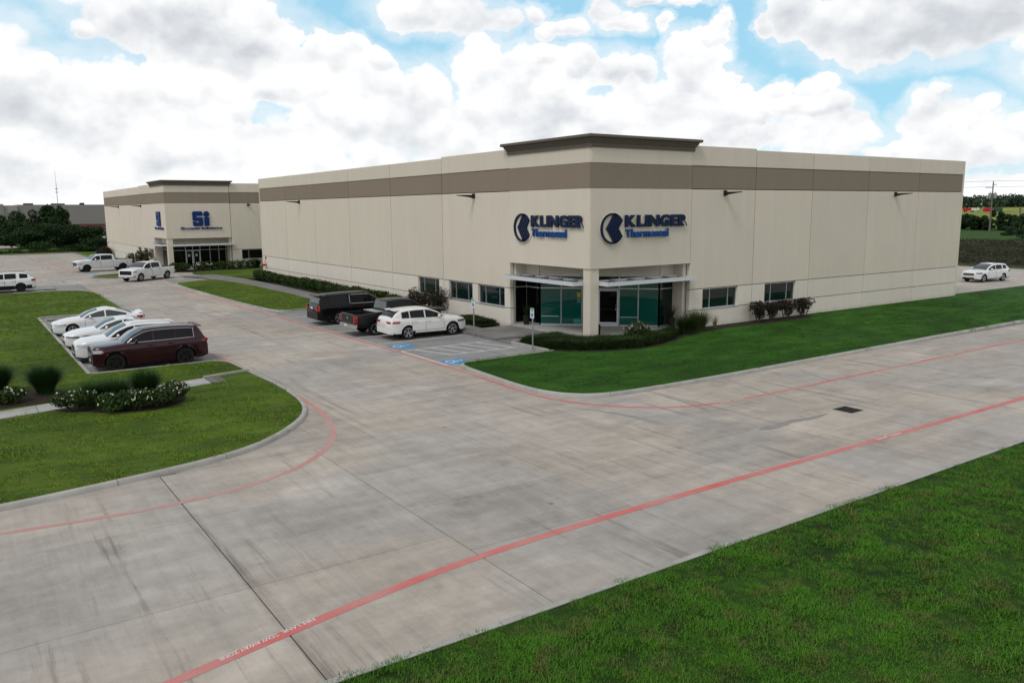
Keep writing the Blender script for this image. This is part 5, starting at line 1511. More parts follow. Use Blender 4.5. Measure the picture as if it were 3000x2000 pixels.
def vehicle(name, label, cat, loc, rz, S):
    """one road vehicle from its side profile; x forward, y to its left, origin on the ground midway between the axles"""
    o = empty(name, loc, rz); tag(o, label, cat, S.get('group'))
    Wd, Hh, wb, rw = S['W'], S['H'], S['wb'], S['rw']
    xf = wb / 2 + S['of']; xr = -wb / 2 - S['orr']; hw = Wd / 2
    deck = lerp_list(S['deck']); roof = lerp_list(S['roof'])
    bot = lerp_list(S.get('bot', [(xf, .30), (xf - .3, .22), (wb / 2 - rw - .2, .24), (-wb / 2 + rw + .2, .26), (xr + .3, .28), (xr, .36)]))
    xw0, xw1, xb1, xb0 = S['cab']
    body = S['paint']; clad = S.get('clad'); bed = S.get('bed'); truck = bed is not None
    kf, kr = S.get('round', (.24, .13))

    def width(x):
        k = 1.0
        L1 = S.get('nose', .75)
        if x > xf - L1: k -= kf * ((x - (xf - L1)) / L1) ** 2.6
        if x < xr + .5: k -= kr * (((xr + .5) - x) / .5) ** 2.4
        return hw * k
    axles = (wb / 2, -wb / 2)
    Ra = rw + S.get('gap', .055)

    def arch(x):
        a = -1
        for xa in axles:
            if abs(x - xa) < Ra: a = max(a, rw + math.sqrt(max(0, Ra * Ra - (x - xa) ** 2)))
        return a

    def side_pts(x):
        """outer skin from sill to shoulder: (y, z)"""
        w = width(x); zb = bot(x); zt = deck(x)
        sh = .965 if truck else .93
        fr = [(0, .955), (.10, .985), (.38, 1.0), (.62, .992), (.74, 1.0), (.88, .985), (1.0, sh)]
        return [(w * k, zb + (zt - zb) * f) for f, k in fr]

    def body_y(x, z):
        P = side_pts(x); return float(np.interp(z, [p[1] for p in P], [p[0] for p in P]))

    xsx = list(np.linspace(xr, xf, 64)) + [xr + .02, xr + .05, xr + .1, xf - .015, xf - .04, xf - .08, xf - .13]
    for xa in axles: xsx += list(xa + Ra * np.cos(np.linspace(0, PI, 19)))
    for p in S['deck']: xsx.append(p[0])
    if bed: xsx += [bed[0], bed[0] - .001, bed[1], bed[1] + .001]
    xsx = sorted(set(round(float(q), 4) for q in xsx if xr - 1e-6 <= q <= xf + 1e-6))
    V = []; Fc = []; mi = []
    rows = []
    for x in xsx:
        a = arch(x); P = side_pts(x); zb = bot(x); w = width(x); zt = deck(x)
        P = [(y, max(z, min(a, zt - .03))) for y, z in P]
        inner = [(0, zb), (w * .60, zb), (w * .60, max(zb, min(a, zt - .03)))]
        cr = S.get('crown', .07) if not (bed and x < bed[0] + .002) else .02
        y7 = P[-1][0]
        if bed and bed[1] < x < bed[0]:
            top = [(y7 - .015, zt + .012), (y7 - .085, zt + .012), (y7 - .095, zt - bed[2]), (0, zt - bed[2])]
        else:
            top = [(y7 * .955, zt + cr * .42), (y7 * .80, zt + cr * .74), (y7 * .45, zt + cr * .95), (0, zt + cr)]
        half = inner + P + top
        rows.append(half)
    K = len(rows[0])
    for x, half in zip(xsx, rows):
        for (y, z) in half: V.append((x, y, z))
        for (y, z) in half[1:-1]: V.append((x, -y, z))
    n1 = 2 * K - 2
    def vid(i, k, s):
        if s > 0 or k in (0, K - 1): return i * n1 + k
        return i * n1 + K + k - 1
    for i in range(len(xsx) - 1):
        for k in range(K - 1):
            for s in (1, -1):
                f = (vid(i, k, s), vid(i + 1, k, s), vid(i + 1, k + 1, s), vid(i, k + 1, s))
                if s < 0: f = f[::-1]
                f = tuple(dict.fromkeys(f))
                if len(f) < 3: continue
                zc = sum(V[q][2] for q in f) / len(f)
                Fc.append(f); mi.append(1 if (k < 3 or (clad and zc < clad and k < 8) or (bed and bed[1] < xsx[i] and xsx[i + 1] < bed[0] and k >= K - 3)) else 0)
    for i in (0, len(xsx) - 1):
        ring = [vid(i, k, 1) for k in range(K)] + [vid(i, k, -1) for k in range(K - 2, 0, -1)]
        # a cap in strips, so that the lower part may be black
        for k in range(K - 1):
            f = [vid(i, k, 1), vid(i, k + 1, 1), vid(i, k + 1, -1), vid(i, k, -1)]; f = tuple(dict.fromkeys(f))
            if len(f) < 3: continue
            zc = sum(V[q][2] for q in f) / len(f)
            Fc.append(f if i else f[::-1]); mi.append(1 if k < 3 or (clad and zc < clad) else 0)
    me = bpy.data.meshes.new('body'); me.from_pydata(V, [], Fc); me.materials.append(body); me.materials.append(m_black)
    me.polygons.foreach_set('material_index', mi)
    import bmesh
    b = bmesh.new(); b.from_mesh(me); bmesh.ops.remove_doubles(b, verts=b.verts, dist=1e-4); bmesh.ops.recalc_face_normals(b, faces=b.faces); b.to_mesh(me); b.free()
    me.polygons.foreach_set('use_smooth', [True] * len(me.polygons)); me.set_sharp_from_angle(angle=R_(38))
    body_o = link('body', me, o)

    # cabin: roof, pillars and belt in the body colour, panes set on it
    tb = S.get('tumble', .30)
    wbase = hw * (.93 if truck else .905)
    rc = S.get('roofcrown', .05)
    def cab_y(z, x):
        q = 1.0
        if x < xb1: q -= .06 * ((xb1 - x) / max(.05, xb1 - xb0)) * (0 if truck else 1)
        if x > xw1: q -= .05 * ((x - xw1) / (xw0 - xw1))
        return wbase * q - tb * (z - deck(min(max(x, xb0), xw0)))
    cx = sorted(set([round(float(q), 4) for q in list(np.linspace(xb0 + .004, xw0 - .004, 46)) + [xw1, xb1, xb1 + .03, xw1 - .03]]))
    rows = []
    for x in cx:
        zb = deck(x) - .03; zr = max(roof(x), zb + .04); w0 = cab_y(zb, x); H_ = zr - zb
        yr = cab_y(zr, x)
        e = min(.07, H_ * .3)
        rows.append([(w0, zb), (cab_y(zb + H_ * .45, x), zb + H_ * .45), (cab_y(zr - e, x), zr - e), (yr - .015, zr - e * .38), (yr - .05, zr), (yr * .55, zr + rc * .7), (0, zr + rc)])
    K = len(rows[0]); V = []; Fc = []
    for x, half in zip(cx, rows):
        for (y, z) in half: V.append((x, y, z))
        for (y, z) in half[:-1]: V.append((x, -y, z))
    n1 = 2 * K - 1
    def vid2(i, k, s): return i * n1 + k if (s > 0 or k == K - 1) else i * n1 + K + k
    for i in range(len(cx) - 1):
        for k in range(K - 1):
            for s in (1, -1):
                f = (vid2(i, k, s), vid2(i + 1, k, s), vid2(i + 1, k + 1, s), vid2(i, k + 1, s))
                f = tuple(dict.fromkeys(f)); Fc.append(f if s > 0 else f[::-1])
    for i in (0, len(cx) - 1):
        Fc.append(tuple([vid2(i, k, 1) for k in range(K)] + [vid2(i, k, -1) for k in range(K - 2, -1, -1)]))
    me = bpy.data.meshes.new('cabin'); me.from_pydata(V, [], Fc); me.materials.append(body)
    b = bmesh.new(); b.from_mesh(me); bmesh.ops.recalc_face_normals(b, faces=b.faces); b.to_mesh(me); b.free()
    me.polygons.foreach_set('use_smooth', [True] * len(me.polygons)); me.set_sharp_from_angle(angle=R_(42))
    link('cabin', me, o)

    def sheet_grid(P, nu, nv, nrm, th, m, nm, parent):
        """thin curved pane from a grid of points, th thick towards -nrm"""
        vs = [tuple(p) for row in P for p in row]; off = len(vs)
        vs += [tuple(Vector(p) - Vector(nrm) * th) for row in P for p in row]
        fs = []
        for i in range(nu - 1):
            for j in range(nv - 1):
                a = i * nv + j; fs.append((a, a + 1, a + nv + 1, a + nv)); fs.append((off + a + nv, off + a + nv + 1, off + a + 1, off + a))
        for i in range(nu - 1):
            for j in (0, nv - 1): a = i * nv + j; fs.append((a, a + nv, off + a + nv, off + a))
        for j in range(nv - 1):
            for i in (0, nu - 1): a = i * nv + j; fs.append((a, a + 1, off + a + 1, off + a))
        mb = MB(); mb.add(vs, fs); return mb.build(nm, m, parent, smooth=40)

    def slope_pane(xa, xb_, t0, t1, m, nm, inset=.075):
        P = []; nu, nv = 8, 9
        for i in range(nu):
            t = t0 + (t1 - t0) * i / (nu - 1); x = xa + (xb_ - xa) * t
            zr = roof(x); yr = max(.1, cab_y(zr, x) - inset); row = []
            for j in range(nv):
                s = -1 + 2 * j / (nv - 1); y = s * yr
                row.append((x, y, zr + rc * (1 - (y / (yr + inset)) ** 2) + .004))
            P.append(row)
        dx_ = xa - xb_; dz = roof(xb_) - roof(xa); nr = Vector((dz, 0, dx_)).normalized() if dx_ > 0 else Vector((-dz, 0, -dx_)).normalized()
        P = [[Vector(p) + nr * .008 for p in row] for row in P]
        return sheet_grid(P, nu, nv, nr, .014, m, nm, o)
    gf = S.get('glass_front', m_glass_clear); gs = S.get('glass_side', m_glass_car)
    slope_pane(xw0, xw1, .07, .96, gf, 'windshield')
    slope_pane(xb0, xb1, .10 if not truck else .12, .93, S.get('glass_rear', gs), 'rear_window', .10)
    for (xa, xb_) in S['wins']:
        for s in (1, -1):
            n = 12; P = []
            xs_ = np.linspace(xa, xb_, n)
            keep = []
            for x in xs_:
                z0 = deck(x) + .035; z1 = min(S.get('wtop', 9), roof(x) - .085)
                if z1 - z0 > .015: keep.append((x, z0, z1))
            for (x, z0, z1) in keep: P.append([(x, s * (cab_y(z, x) + .006), z) for z in (z0, (z0 + z1) / 2, z1)])
            if len(P) > 1: sheet_grid(P, len(P), 3, (0, s, 0), .014, gs, 'side_window', o)

    def side_patch(x0, x1, z0, z1, m, nm, parent=o, off=.006, nx=6, nz=4, both=True, skew=0.0):
        out = []
        for s in ((1, -1) if both else (1,)):
            P = []
            for x in np.linspace(x0, x1, nx):
                row = []
                for f in np.linspace(0, 1, nz):
                    z = z0 + (z1 - z0) * f; xx = min(max(x + skew * f, xr + .002), xf - .002); row.append((xx, s * (body_y(xx, z) + off), z))
                P.append(row)
            out.append(sheet_grid(P, nx, nz, (0, s, 0), off + .01, m, nm, parent))
        return out
    # doors as panels a little proud of the skin, each with its handle
    for (xa, xb_) in S['doors']:
        zs = max(bot(xa), clad or 0) + .10
        side_patch(xa + .014, xb_ - .014, zs - .014, min(deck(xa), deck(xb_)) - .016, m_black, 'door_seal', off=.0035, nx=8, nz=8)
        ds = side_patch(xa, xb_, zs, min(deck(xa), deck(xb_)) - .03, body, 'door', off=.007, nx=8, nz=8)
        for s, dpart in zip((1, -1), ds):
            zh = deck(xb_) - .15; yh = body_y(xb_ + .16, zh)
            mb = MB(); mb.box(xb_ + .07, xb_ + .27, s * (yh + .012), s * (yh + .045), zh - .018, zh + .022); mb.build('handle', S.get('handle', body), dpart)
    # lamps
    zl = S['lamp']
    side_patch(xf - zl[0], xf - .03, zl[1], zl[2], S.get('lamp_m', m_lamp), 'headlight', off=.008, skew=zl[3] if len(zl) > 3 else 0)
    if S.get('amber'): a_ = S['amber']; side_patch(xf - a_[0], xf - a_[1], a_[2], a_[3], m_amber, 'turn_signal', off=.012, nx=3)
    tl = S['tail']
    side_patch(xr + .012, xr + tl[0], tl[1], tl[2], m_tail, 'taillight', off=.008, skew=tl[3] if len(tl) > 3 else 0)
    we = width(xr + .01)
    for s in (1, -1): MB().box(xr - .012, xr + .02, s * (we - tl[4] if len(tl) > 4 else we - .16), s * (we - .01), tl[1], tl[2]).build('rear_lamp', m_tail, o)
    # front: grille with bars, lower intake, plate
    wf = width(xf - .01)
    g0, g1, gw = S['grille']
    gm = S.get('grille_m', m_black)
    gr = MB().box(xf - .03, xf + .008, -gw, gw, g0, g1).build('grille', gm, o)
    nb = S.get('gbars', 3)
    for k in range(nb):
        z = g0 + (g1 - g0) * (k + .5) / nb; MB().box(xf + .009, xf + .018, -gw + .02, gw - .02, z - .012, z + .012).build('grille_bar', S.get('gbar_m', m_chrome), gr)
    it = S.get('intake')
    if it: MB().box(xf - .03, xf + .006, -wf * it[2], wf * it[2], it[0], it[1]).build('air_intake', m_black, o)
    if S.get('hl_front'):
        h0, h1 = S['hl_front']
        for s in (1, -1): MB().box(xf - .02, xf + .006, s * (gw + .015), s * (wf - .005), h0, h1).build('headlight', S.get('lamp_m', m_lamp), o)
    if S.get('bumper'):
        b0, b1, bm = S['bumper']
        mb = MB(); pts = [(xf + .06, 0), (xf + .05, wf * .7), (xf - .02, wf * 1.06), (xf - .22, hw * .985)]
        vs = []
        Pb = pts[::-1] + [(p[0], -p[1]) for p in pts[1:]]
        for (x, y) in Pb: vs += [(x, y, b0), (x + .02, y, (b0 + b1) / 2), (x, y, b1), (x - .10, y * .96, b1), (x - .10, y * .96, b0)]
        fs = [(i * 5 + a, i * 5 + (a + 1) % 5, i * 5 + 5 + (a + 1) % 5, i * 5 + 5 + a) for i in range(len(Pb) - 1) for a in range(5)] + [(0, 1, 2, 3, 4), tuple(range(len(vs) - 5, len(vs)))[::-1]]
        mb.add(vs, fs); mb.build('front_bumper', bm, o, smooth=50)
    if S.get('rbumper'):
        b0, b1, bm = S['rbumper']
        mb = MB(); mb.prism([(xr - .10, -hw * .9), (xr - .13, -hw * .5), (xr - .13, hw * .5), (xr - .10, hw * .9), (xr + .08, hw * .985), (xr + .12, hw * .985), (xr + .12, -hw * .985), (xr + .08, -hw * .985)], b0, b1); mb.build('rear_bumper', bm, o)
    MB().box(xf + .055 if S.get('bumper') else xf + .007, (xf + .07 if S.get('bumper') else xf + .015), -.15, .15, S.get('plate_f', .42), S.get('plate_f', .42) + .12).build('number_plate', m_plate, o) if S.get('front_plate', True) else None
    pz = S.get('plate_r', .8); px_ = xr - (.14 if S.get('rbumper') and pz < .7 else .012)
    MB().box(px_ - .006, px_ + .02, -.16, .16, pz, pz + .13).build('number_plate', m_plate, o)
    # mirrors
    xm = xw0 - S.get('mirror_x', .52); zm = deck(xm) + .11
    for s in (1, -1):
        ym = cab_y(deck(xm), xm)
        mb = MB(); mb.lathe([(.001, -.13), (.06, -.11), (.088, -.04), (.088, .05), (.06, .11), (.001, .13)], (0, 0, 0), 'y', 12)
        sc_ = S.get('mirror', (1, 1, 1)); mb.v = [(xm + x * .8 * sc_[0], s * (ym + .15 * sc_[1]) + y * .9 * sc_[1], zm + z * .95 * sc_[2]) for x, y, z in mb.v]
        mp = mb.build('mirror', S.get('mirror_m', body), o, smooth=50)
        mb = MB(); mb.bar((xm + .02, s * (ym - .03), zm - .07), (xm, s * (ym + .10), zm - .02), .06, .04); mb.build('mirror_stalk', m_black, mp)
    if S.get('rails'):
        for s in (1, -1):
            pts = []
            for x in np.linspace(S['rails'][0], S['rails'][1], 9):
                zr = roof(x); pts.append((x, s * (cab_y(zr, x) - .10), zr + .055))
            pts = [(pts[0][0] + .06, pts[0][1], pts[0][2] - .05)] + pts + [(pts[-1][0] - .06, pts[-1][1], pts[-1][2] - .05)]
            mb = MB(); mb.tube(pts, .016, 6); mb.build('roof_rail', S.get('rail_m', m_black), o)
    if S.get('trim'):
        for s in (1, -1):
            xa, xb_ = S['trim']; pts = []
            for x in np.linspace(xa, xb_, 14): z1 = max(deck(x) + .03, roof(x) - .075); pts.append((x, s * (cab_y(z1, x) + .012), z1))
            for x in np.linspace(xb_, xa, 14): z = deck(x) + .025; pts.append((x, s * (cab_y(z, x) + .014), z))
            mb = MB(); mb.tube(pts, .012, 4, caps=False); mb.build('window_trim', m_chrome, o)
    if S.get('spoiler'):
        z = roof(xb1); y = cab_y(z, xb1) - .06
        mb = MB(); mb.add([(xb1 + .05, -y, z + .02), (xb1 + .05, y, z + .02), (xb1 - .22, y * .93, z - .01), (xb1 - .22, -y * .93, z - .01), (xb1 + .05, -y, z + rc + .01), (xb1 + .05, y, z + rc + .01), (xb1 - .22, y * .93, z + .035), (xb1 - .22, -y * .93, z + .035)],
                          [(3, 2, 1, 0), (4, 5, 6, 7), (0, 1, 5, 4), (1, 2, 6, 5), (2, 3, 7, 6), (3, 0, 4, 7)]); mb.build('spoiler', body, o)
        MB().box(xb1 - .232, xb1 - .224, -.2, .2, z, z + .025).build('brake_light', m_tail, o)
    if S.get('trunk_spoiler'):
        z = deck(xr + .15) + .02; y = hw * .78
        mb = MB(); mb.add([(xr + .28, -y, z + .05), (xr + .28, y, z + .05), (xr + .03, y, z + .09), (xr + .03, -y, z + .09), (xr + .26, -y, z + .075), (xr + .26, y, z + .075), (xr + .03, y, z + .12), (xr + .03, -y, z + .12)],
                          [(3, 2, 1, 0), (4, 5, 6, 7), (0, 1, 5, 4), (1, 2, 6, 5), (2, 3, 7, 6), (3, 0, 4, 7)])
        for s in (-1, 1): mb.box(xr + .1, xr + .2, s * y * .8 - .02, s * y * .8 + .02, z - .03, z + .08)
        mb.build('spoiler', body, o)
    # wheels
    tyre, rim, disc = wheel_mesh(rw, S.get('tw', .235), S.get('spokes', 5), S.get('rim_m', m_alloy))
    for xa in axles:
        for s in (-1, 1):
            wo_ = link('wheel', disc, o); wo_.location = (xa, s * (hw - S.get('tw', .235) / 2 - .03), rw); wo_.rotation_euler = (0, 0, 0 if s < 0 else PI)
            t_ = link('tyre', tyre, wo_); r_ = link('rim', rim, wo_)
    if S.get('tailgate'):
        MB().box(xr - .012, xr + .01, -hw * .80, hw * .80, S['tailgate'][0], S['tailgate'][1]).build('tailgate', body, o)
    return o, dict(deck=deck, roof=roof, cab_y=cab_y, xf=xf, xr=xr, hw=hw, body_y=body_y)


P_white = paint('white_car_paint', (.72, .73, .74)); P_pearl = paint('pearl_white_car_paint', (.74, .74, .72)); P_silver = paint('silver_white_car_paint', (.66, .68, .70), .15, .35)
P_maroon = paint('maroon_car_paint', (.028, .004, .009), .3, .3); P_black = paint('black_car_paint', (.004, .004, .0045), 0, .25, .0); P_charcoal = paint('dark_grey_truck_paint', (.010, .011, .012), 0, .32)


def crossover(L, Wd, H, wb, of, hood, belt, rear_belt, rake=0.95, tailrake=.55, rw=.365, hood_front=.78):
    """side profile of a five-door crossover"""
    xf = wb / 2 + of; xr = xf - L
    xw0 = wb / 2 - .36; xw1 = xw0 - rake; xb1 = xr + tailrake; xb0 = xr + .14
    deck = [(xf, hood_front - .12), (xf - .04, hood_front - .03), (xf - .14, hood_front + .04), (xf - .45, hood - .06), (xw0 + .05, hood), (xw0 - .4, belt), (xb0 + .5, rear_belt), (xb0, rear_belt + .01), (xr + .06, rear_belt - .10), (xr, rear_belt - .3)]
    roof = [(xw0, hood + .02), (xw0 - rake * .5, hood + (H - .05 - hood) * .60), (xw1, H - .095), (xw1 - .3, H - .055), ((xw1 + xb1) / 2, H - .045), (xb1 + .35, H - .075), (xb1, H - .12), (xb1 - (xb1 - xb0) * .5, (H - .12 + rear_belt) / 2 + .06), (xb0, rear_belt + .02)]
    return dict(W=Wd, H=H, wb=wb, of=of, orr=L - wb - of, rw=rw, deck=deck, roof=roof, cab=(xw0, xw1, xb1, xb0), xf=xf, xr=xr)


def upd(d, **k):
    d = dict(d); d.update(k); return d


# parked nose-in before the office windows
b = crossover(4.74, 1.90, 1.67, 2.75, .95, 1.04, 1.06, 1.14, 1.0, .62, .375, .84)
xw0 = b['cab'][0]
vehicle('suv', 'white crossover parked nearest the blue parking symbol, tail to the drive', 'SUV', (-5.62, 7.72, D), 0, upd(b, paint=P_pearl, clad=.36, wins=[(xw0 - .12, xw0 - 1.28), (xw0 - 1.36, xw0 - 2.22), (xw0 - 2.28, xw0 - 2.72)],
        doors=[(xw0 - .20, xw0 - 1.32), (xw0 - 1.34, xw0 - 2.15)], lamp=(.62, .74, .86, -.03), lamp_m=m_lampd, tail=(.52, .92, 1.03, .05, .42), grille=(.52, .82, .42), grille_m=m_black, intake=(.30, .42, .8), spoiler=True, trim=(xw0 - .12, xw0 - 2.75), plate_r=.72, spokes=5, glass_rear=m_glass_car))
P = b
# black pickup with tool box
def pickup(L, Wd, H, wb, of, hood, belt, cabl, bedl, rw, rake=.78):
    xf = wb / 2 + of; xr = xf - L
    xw0 = wb / 2 - .42; xw1 = xw0 - rake; xb0 = xr + bedl + .02; xb1 = xb0 + .10
    rail = belt - .02
    deck = [(xf, hood - .22), (xf - .03, hood - .13), (xf - .12, hood - .08), (xf - .5, hood - .02), (xw0 + .05, hood + .02), (xw0 - .3, belt), (xb0 + .02, belt + .02), (xb0 - .02, rail), (xr + .05, rail), (xr, rail - .03)]
    roof = [(xw0, hood + .04), (xw0 - rake * .55, hood + (H - hood) * .62), (xw1, H - .09), (xw1 - .3, H - .05), ((xw1 + xb1) / 2, H - .03), (xb1 + .05, H - .07), (xb1, H - .10), (xb0, belt + .05)]
    bot_ = [(xf, .42), (xf - .3, .36), (0, .40), (xr + .3, .50), (xr, .56)]
    return dict(W=Wd, H=H, wb=wb, of=of, orr=L - wb - of, rw=rw, deck=deck, roof=roof, cab=(xw0, xw1, xb1, xb0), bed=(xb0 - .06, xr + .07, .46), bot=bot_, crown=.055, tumble=.24, roofcrown=.04, round=(.14, .03), nose=.55, gap=.07)


b = pickup(5.85, 2.01, 1.93, 3.57, 1.03, 1.22, 1.24, 2.1, 1.95, .40)
xw0 = b['cab'][0]; xb0 = b['cab'][3]
ram, q = vehicle('pickup_truck', 'black pickup truck with chrome rear bumper and tool box in its bed', 'pickup truck', (-5.98, 10.22, D), 0, upd(b, paint=P_charcoal, wins=[(xw0 - .14, xw0 - 1.10), (xw0 - 1.18, xb0 + .30)],
        doors=[(xw0 - .16, xw0 - 1.12), (xw0 - 1.15, xb0 + .22)], lamp=(.45, .85, 1.06), tail=(.16, .78, 1.18, 0, .20), grille=(.66, 1.04, .62), intake=None, hl_front=(.84, 1.04), bumper=(.44, .66, m_chrome), rbumper=(.52, .70, m_chrome), plate_r=.56, tailgate=(.74, 1.20), rim_m=m_chrome, gm=1, glass_rear=m_glass_clear, mirror=(1, 1.2, 1.3)))
MB().box(xb0 - .62, xb0 - .12, -.80, .80, .98, 1.27).build('tool_box', m_blackmetal, ram); MB().box(xb0 - .64, xb0 - .10, -.83, .83, 1.272, 1.30).build('tool_box_lid', m_alu, ram)
MB().box(xb0 - .075, xb0 - .06, -.18, .18, 1.86, 1.90).build('brake_light', m_tail, ram)
mb = MB(); mb.prism([(-.07, .07), (-.04, -.03), (0, -.09), (.04, -.03), (.07, .07), (.0, .09)], 0, .012)
mb.v = [(q['xr'] - .013 - z, x, 1.0 + y) for x, y, z in mb.v]; mb.build('badge', m_chrome, ram)
# long black wagon
L_, wbk = 5.70, 3.30
b = crossover(L_, 2.04, 1.89, wbk, 1.02, 1.18, 1.20, 1.22, .82, .34, .40, .98)
xw0 = b['cab'][0]
vehicle('suv', 'long black station wagon SUV with chrome window trim, tail to the drive', 'SUV', (-5.94, 15.78, D), 0, upd(b, paint=P_black, clad=None, wins=[(xw0 - .14, xw0 - 1.22), (xw0 - 1.30, xw0 - 2.16), (xw0 - 2.24, xw0 - 3.55)],
        doors=[(xw0 - .18, xw0 - 1.25), (xw0 - 1.28, xw0 - 2.15)], lamp=(.4, .86, 1.02), tail=(.14, .88, 1.22, 0, .18), grille=(.62, 1.0, .55), intake=(.36, .5, .7), spoiler=True, trim=(xw0 - .14, xw0 - 2.2), plate_r=.98, rails=(xw0 - 1.1, xw0 - 3.6), rim_m=m_alloy, glass_rear=m_glass_clear, tumble=.27, mirror=(1, 1.1, 1.2)))
# left pocket, noses to the west
b = crossover(4.83, 1.96, 1.80, 2.915, .88, 1.14, 1.17, 1.20, .88, .42, .40, 1.02)
xw0 = b['cab'][0]
vehicle('suv', 'dark maroon SUV with black wheels, nearest of the cars in the left pocket', 'SUV', (-19.98, 7.55, D), PI, upd(b, paint=P_maroon, clad=None, wins=[(xw0 - .18, xw0 - 1.22), (xw0 - 1.30, xw0 - 2.16), (xw0 - 2.20, xw0 - 2.95)],
        doors=[(xw0 - .22, xw0 - 1.25), (xw0 - 1.28, xw0 - 2.12)], lamp=(.36, .84, .98), amber=(.42, .37, .86, .96), tail=(.26, 1.00, 1.12, 0, .22), grille=(.80, .98, .60), gbars=1, gbar_m=m_darkrim, intake=(.32, .56, .75), hl_front=(.84, .97), spoiler=True, trim=(xw0 - .16, xw0 - 2.98), rim_m=m_darkrim, rails=None, glass_side=m_glass_car, glass_front=m_glass_clear))
b = crossover(4.75, 1.90, 1.72, 2.86, .92, 1.06, 1.08, 1.14, 1.0, .55, .37, .84)
xw0 = b['cab'][0]
vehicle('suv', 'white SUV with chrome grille and roof rails half hidden by the maroon one', 'SUV', (-20.3, 10.35, D), PI, upd(b, paint=P_white, clad=.34, wins=[(xw0 - .18, xw0 - 1.25), (xw0 - 1.33, xw0 - 2.2), (xw0 - 2.26, xw0 - 2.8)],
        doors=[(xw0 - .22, xw0 - 1.28), (xw0 - 1.31, xw0 - 2.12)], lamp=(.55, .76, .90, -.04), amber=(.62, .55, .82, .90), tail=(.4, .9, 1.05), grille=(.50, .80, .42), gbars=3, intake=(.28, .44, .8), spoiler=True, rails=(xw0 - 1.2, xw0 - 2.9), rail_m=m_alloy, trim=(xw0 - .16, xw0 - 2.8)))


def sedan(L, Wd, H, wb, of, hood, belt, trunk, rake, rrake, trunk_l, rw):
    xf = wb / 2 + of; xr = xf - L
    xw0 = wb / 2 - .40; xw1 = xw0 - rake; xb0 = xr + trunk_l; xb1 = xb0 + rrake
    deck = [(xf, .56), (xf - .05, .64), (xf - .18, .70), (xf - .5, hood - .10), (xf - .9, hood - .02), (xw0 + .05, hood + .02), (xw0 - .4, belt), (xb0 + .2, trunk - .02), (xb0, trunk), (xr + .2, trunk), (xr + .05, trunk - .04), (xr, trunk - .2)]
    roof = [(xw0, hood + .04), (xw0 - rake * .5, hood + (H - hood) * .58), (xw1, H - .09), (xw1 - .35, H - .04), ((xw1 + xb1) / 2 - .1, H - .035), (xb1 + .2, H - .075), (xb1, H - .115), (xb0 + rrake * .45, trunk + (H - .1 - trunk) * .56), (xb0, trunk + .02)]
    bot_ = [(xf, .26), (xf - .3, .18), (0, .19), (xr + .3, .22), (xr, .32)]
    return dict(W=Wd, H=H, wb=wb, of=of, orr=L - wb - of, rw=rw, deck=deck, roof=roof, cab=(xw0, xw1, xb1, xb0), bot=bot_, crown=.06, roofcrown=.055, tumble=.42)


b = sedan(4.88, 1.87, 1.49, 2.74, 1.0, .90, .93, 1.00, 1.05, 1.0, .62, .335)
xw0 = b['cab'][0]; xb0 = b['cab'][3]
vehicle('sedan', 'white sedan with dark headlights and black lower grille, between two other white cars', 'sedan', (-20.22, 15.0, D), PI, upd(b, paint=P_white, wins=[(xw0 - .22, xw0 - 1.32), (xw0 - 1.40, xb0 + .42)],
        doors=[(xw0 - .26, xw0 - 1.34), (xw0 - 1.37, xw0 - 2.1)], lamp=(.62, .60, .70, -.02), lamp_m=m_lampd, tail=(.45, .80, .92), grille=(.58, .66, .36), gbars=1, gbar_m=m_chrome, intake=(.28, .40, .78), front_plate=False, glass_side=m_glass_clear, rim_m=m_alloy))
b = sedan(4.80, 1.79, 1.45, 2.85, .98, .88, .92, .98, 1.0, .95, .55, .33)
xw0 = b['cab'][0]; xb0 = b['cab'][3]
vehicle('sedan', 'white sedan with a trunk spoiler, farthest of the cars in the left pocket', 'sedan', (-20.2, 20.55, D), PI, upd(b, paint=P_white, wins=[(xw0 - .22, xw0 - 1.30), (xw0 - 1.38, xb0 + .40)],
        doors=[(xw0 - .26, xw0 - 1.32), (xw0 - 1.35, xw0 - 2.1)], lamp=(.58, .58, .70, -.03), amber=(.66, .58, .60, .70), tail=(.42, .76, .92), grille=(.50, .60, .30), gbars=1, gbar_m=m_black, intake=(.26, .38, .78), front_plate=False, trunk_spoiler=True, glass_side=m_glass_clear, rim_m=m_alloy))
# farther vehicles
b = crossover(5.0, 2.0, 1.78, 2.86, .95, 1.08, 1.12, 1.19, .95, .66, .40, .92)
xw0 = b['cab'][0]
vehicle('suv', 'white SUV with black wheels cut off by the left edge of the view', 'SUV', (-23.45, 53.0, D), PI, upd(b, paint=P_white, clad=.50, wins=[(xw0 - .18, xw0 - 1.25), (xw0 - 1.33, xw0 - 2.2), (xw0 - 2.46, xw0 - 3.08)],
        doors=[(xw0 - .22, xw0 - 1.28), (xw0 - 1.31, xw0 - 2.12)], lamp=(.5, .85, 1.0), tail=(.34, .95, 1.14), grille=(.66, .92, .5), intake=(.34, .46, .8), spoiler=True, rails=(xw0 - 1.1, xw0 - 3.0), rim_m=m_darkrim))
b = pickup(6.35, 2.05, 2.02, 4.06, 1.02, 1.34, 1.34, 2.2, 2.1, .43)
xw0 = b['cab'][0]; xb0 = b['cab'][3]
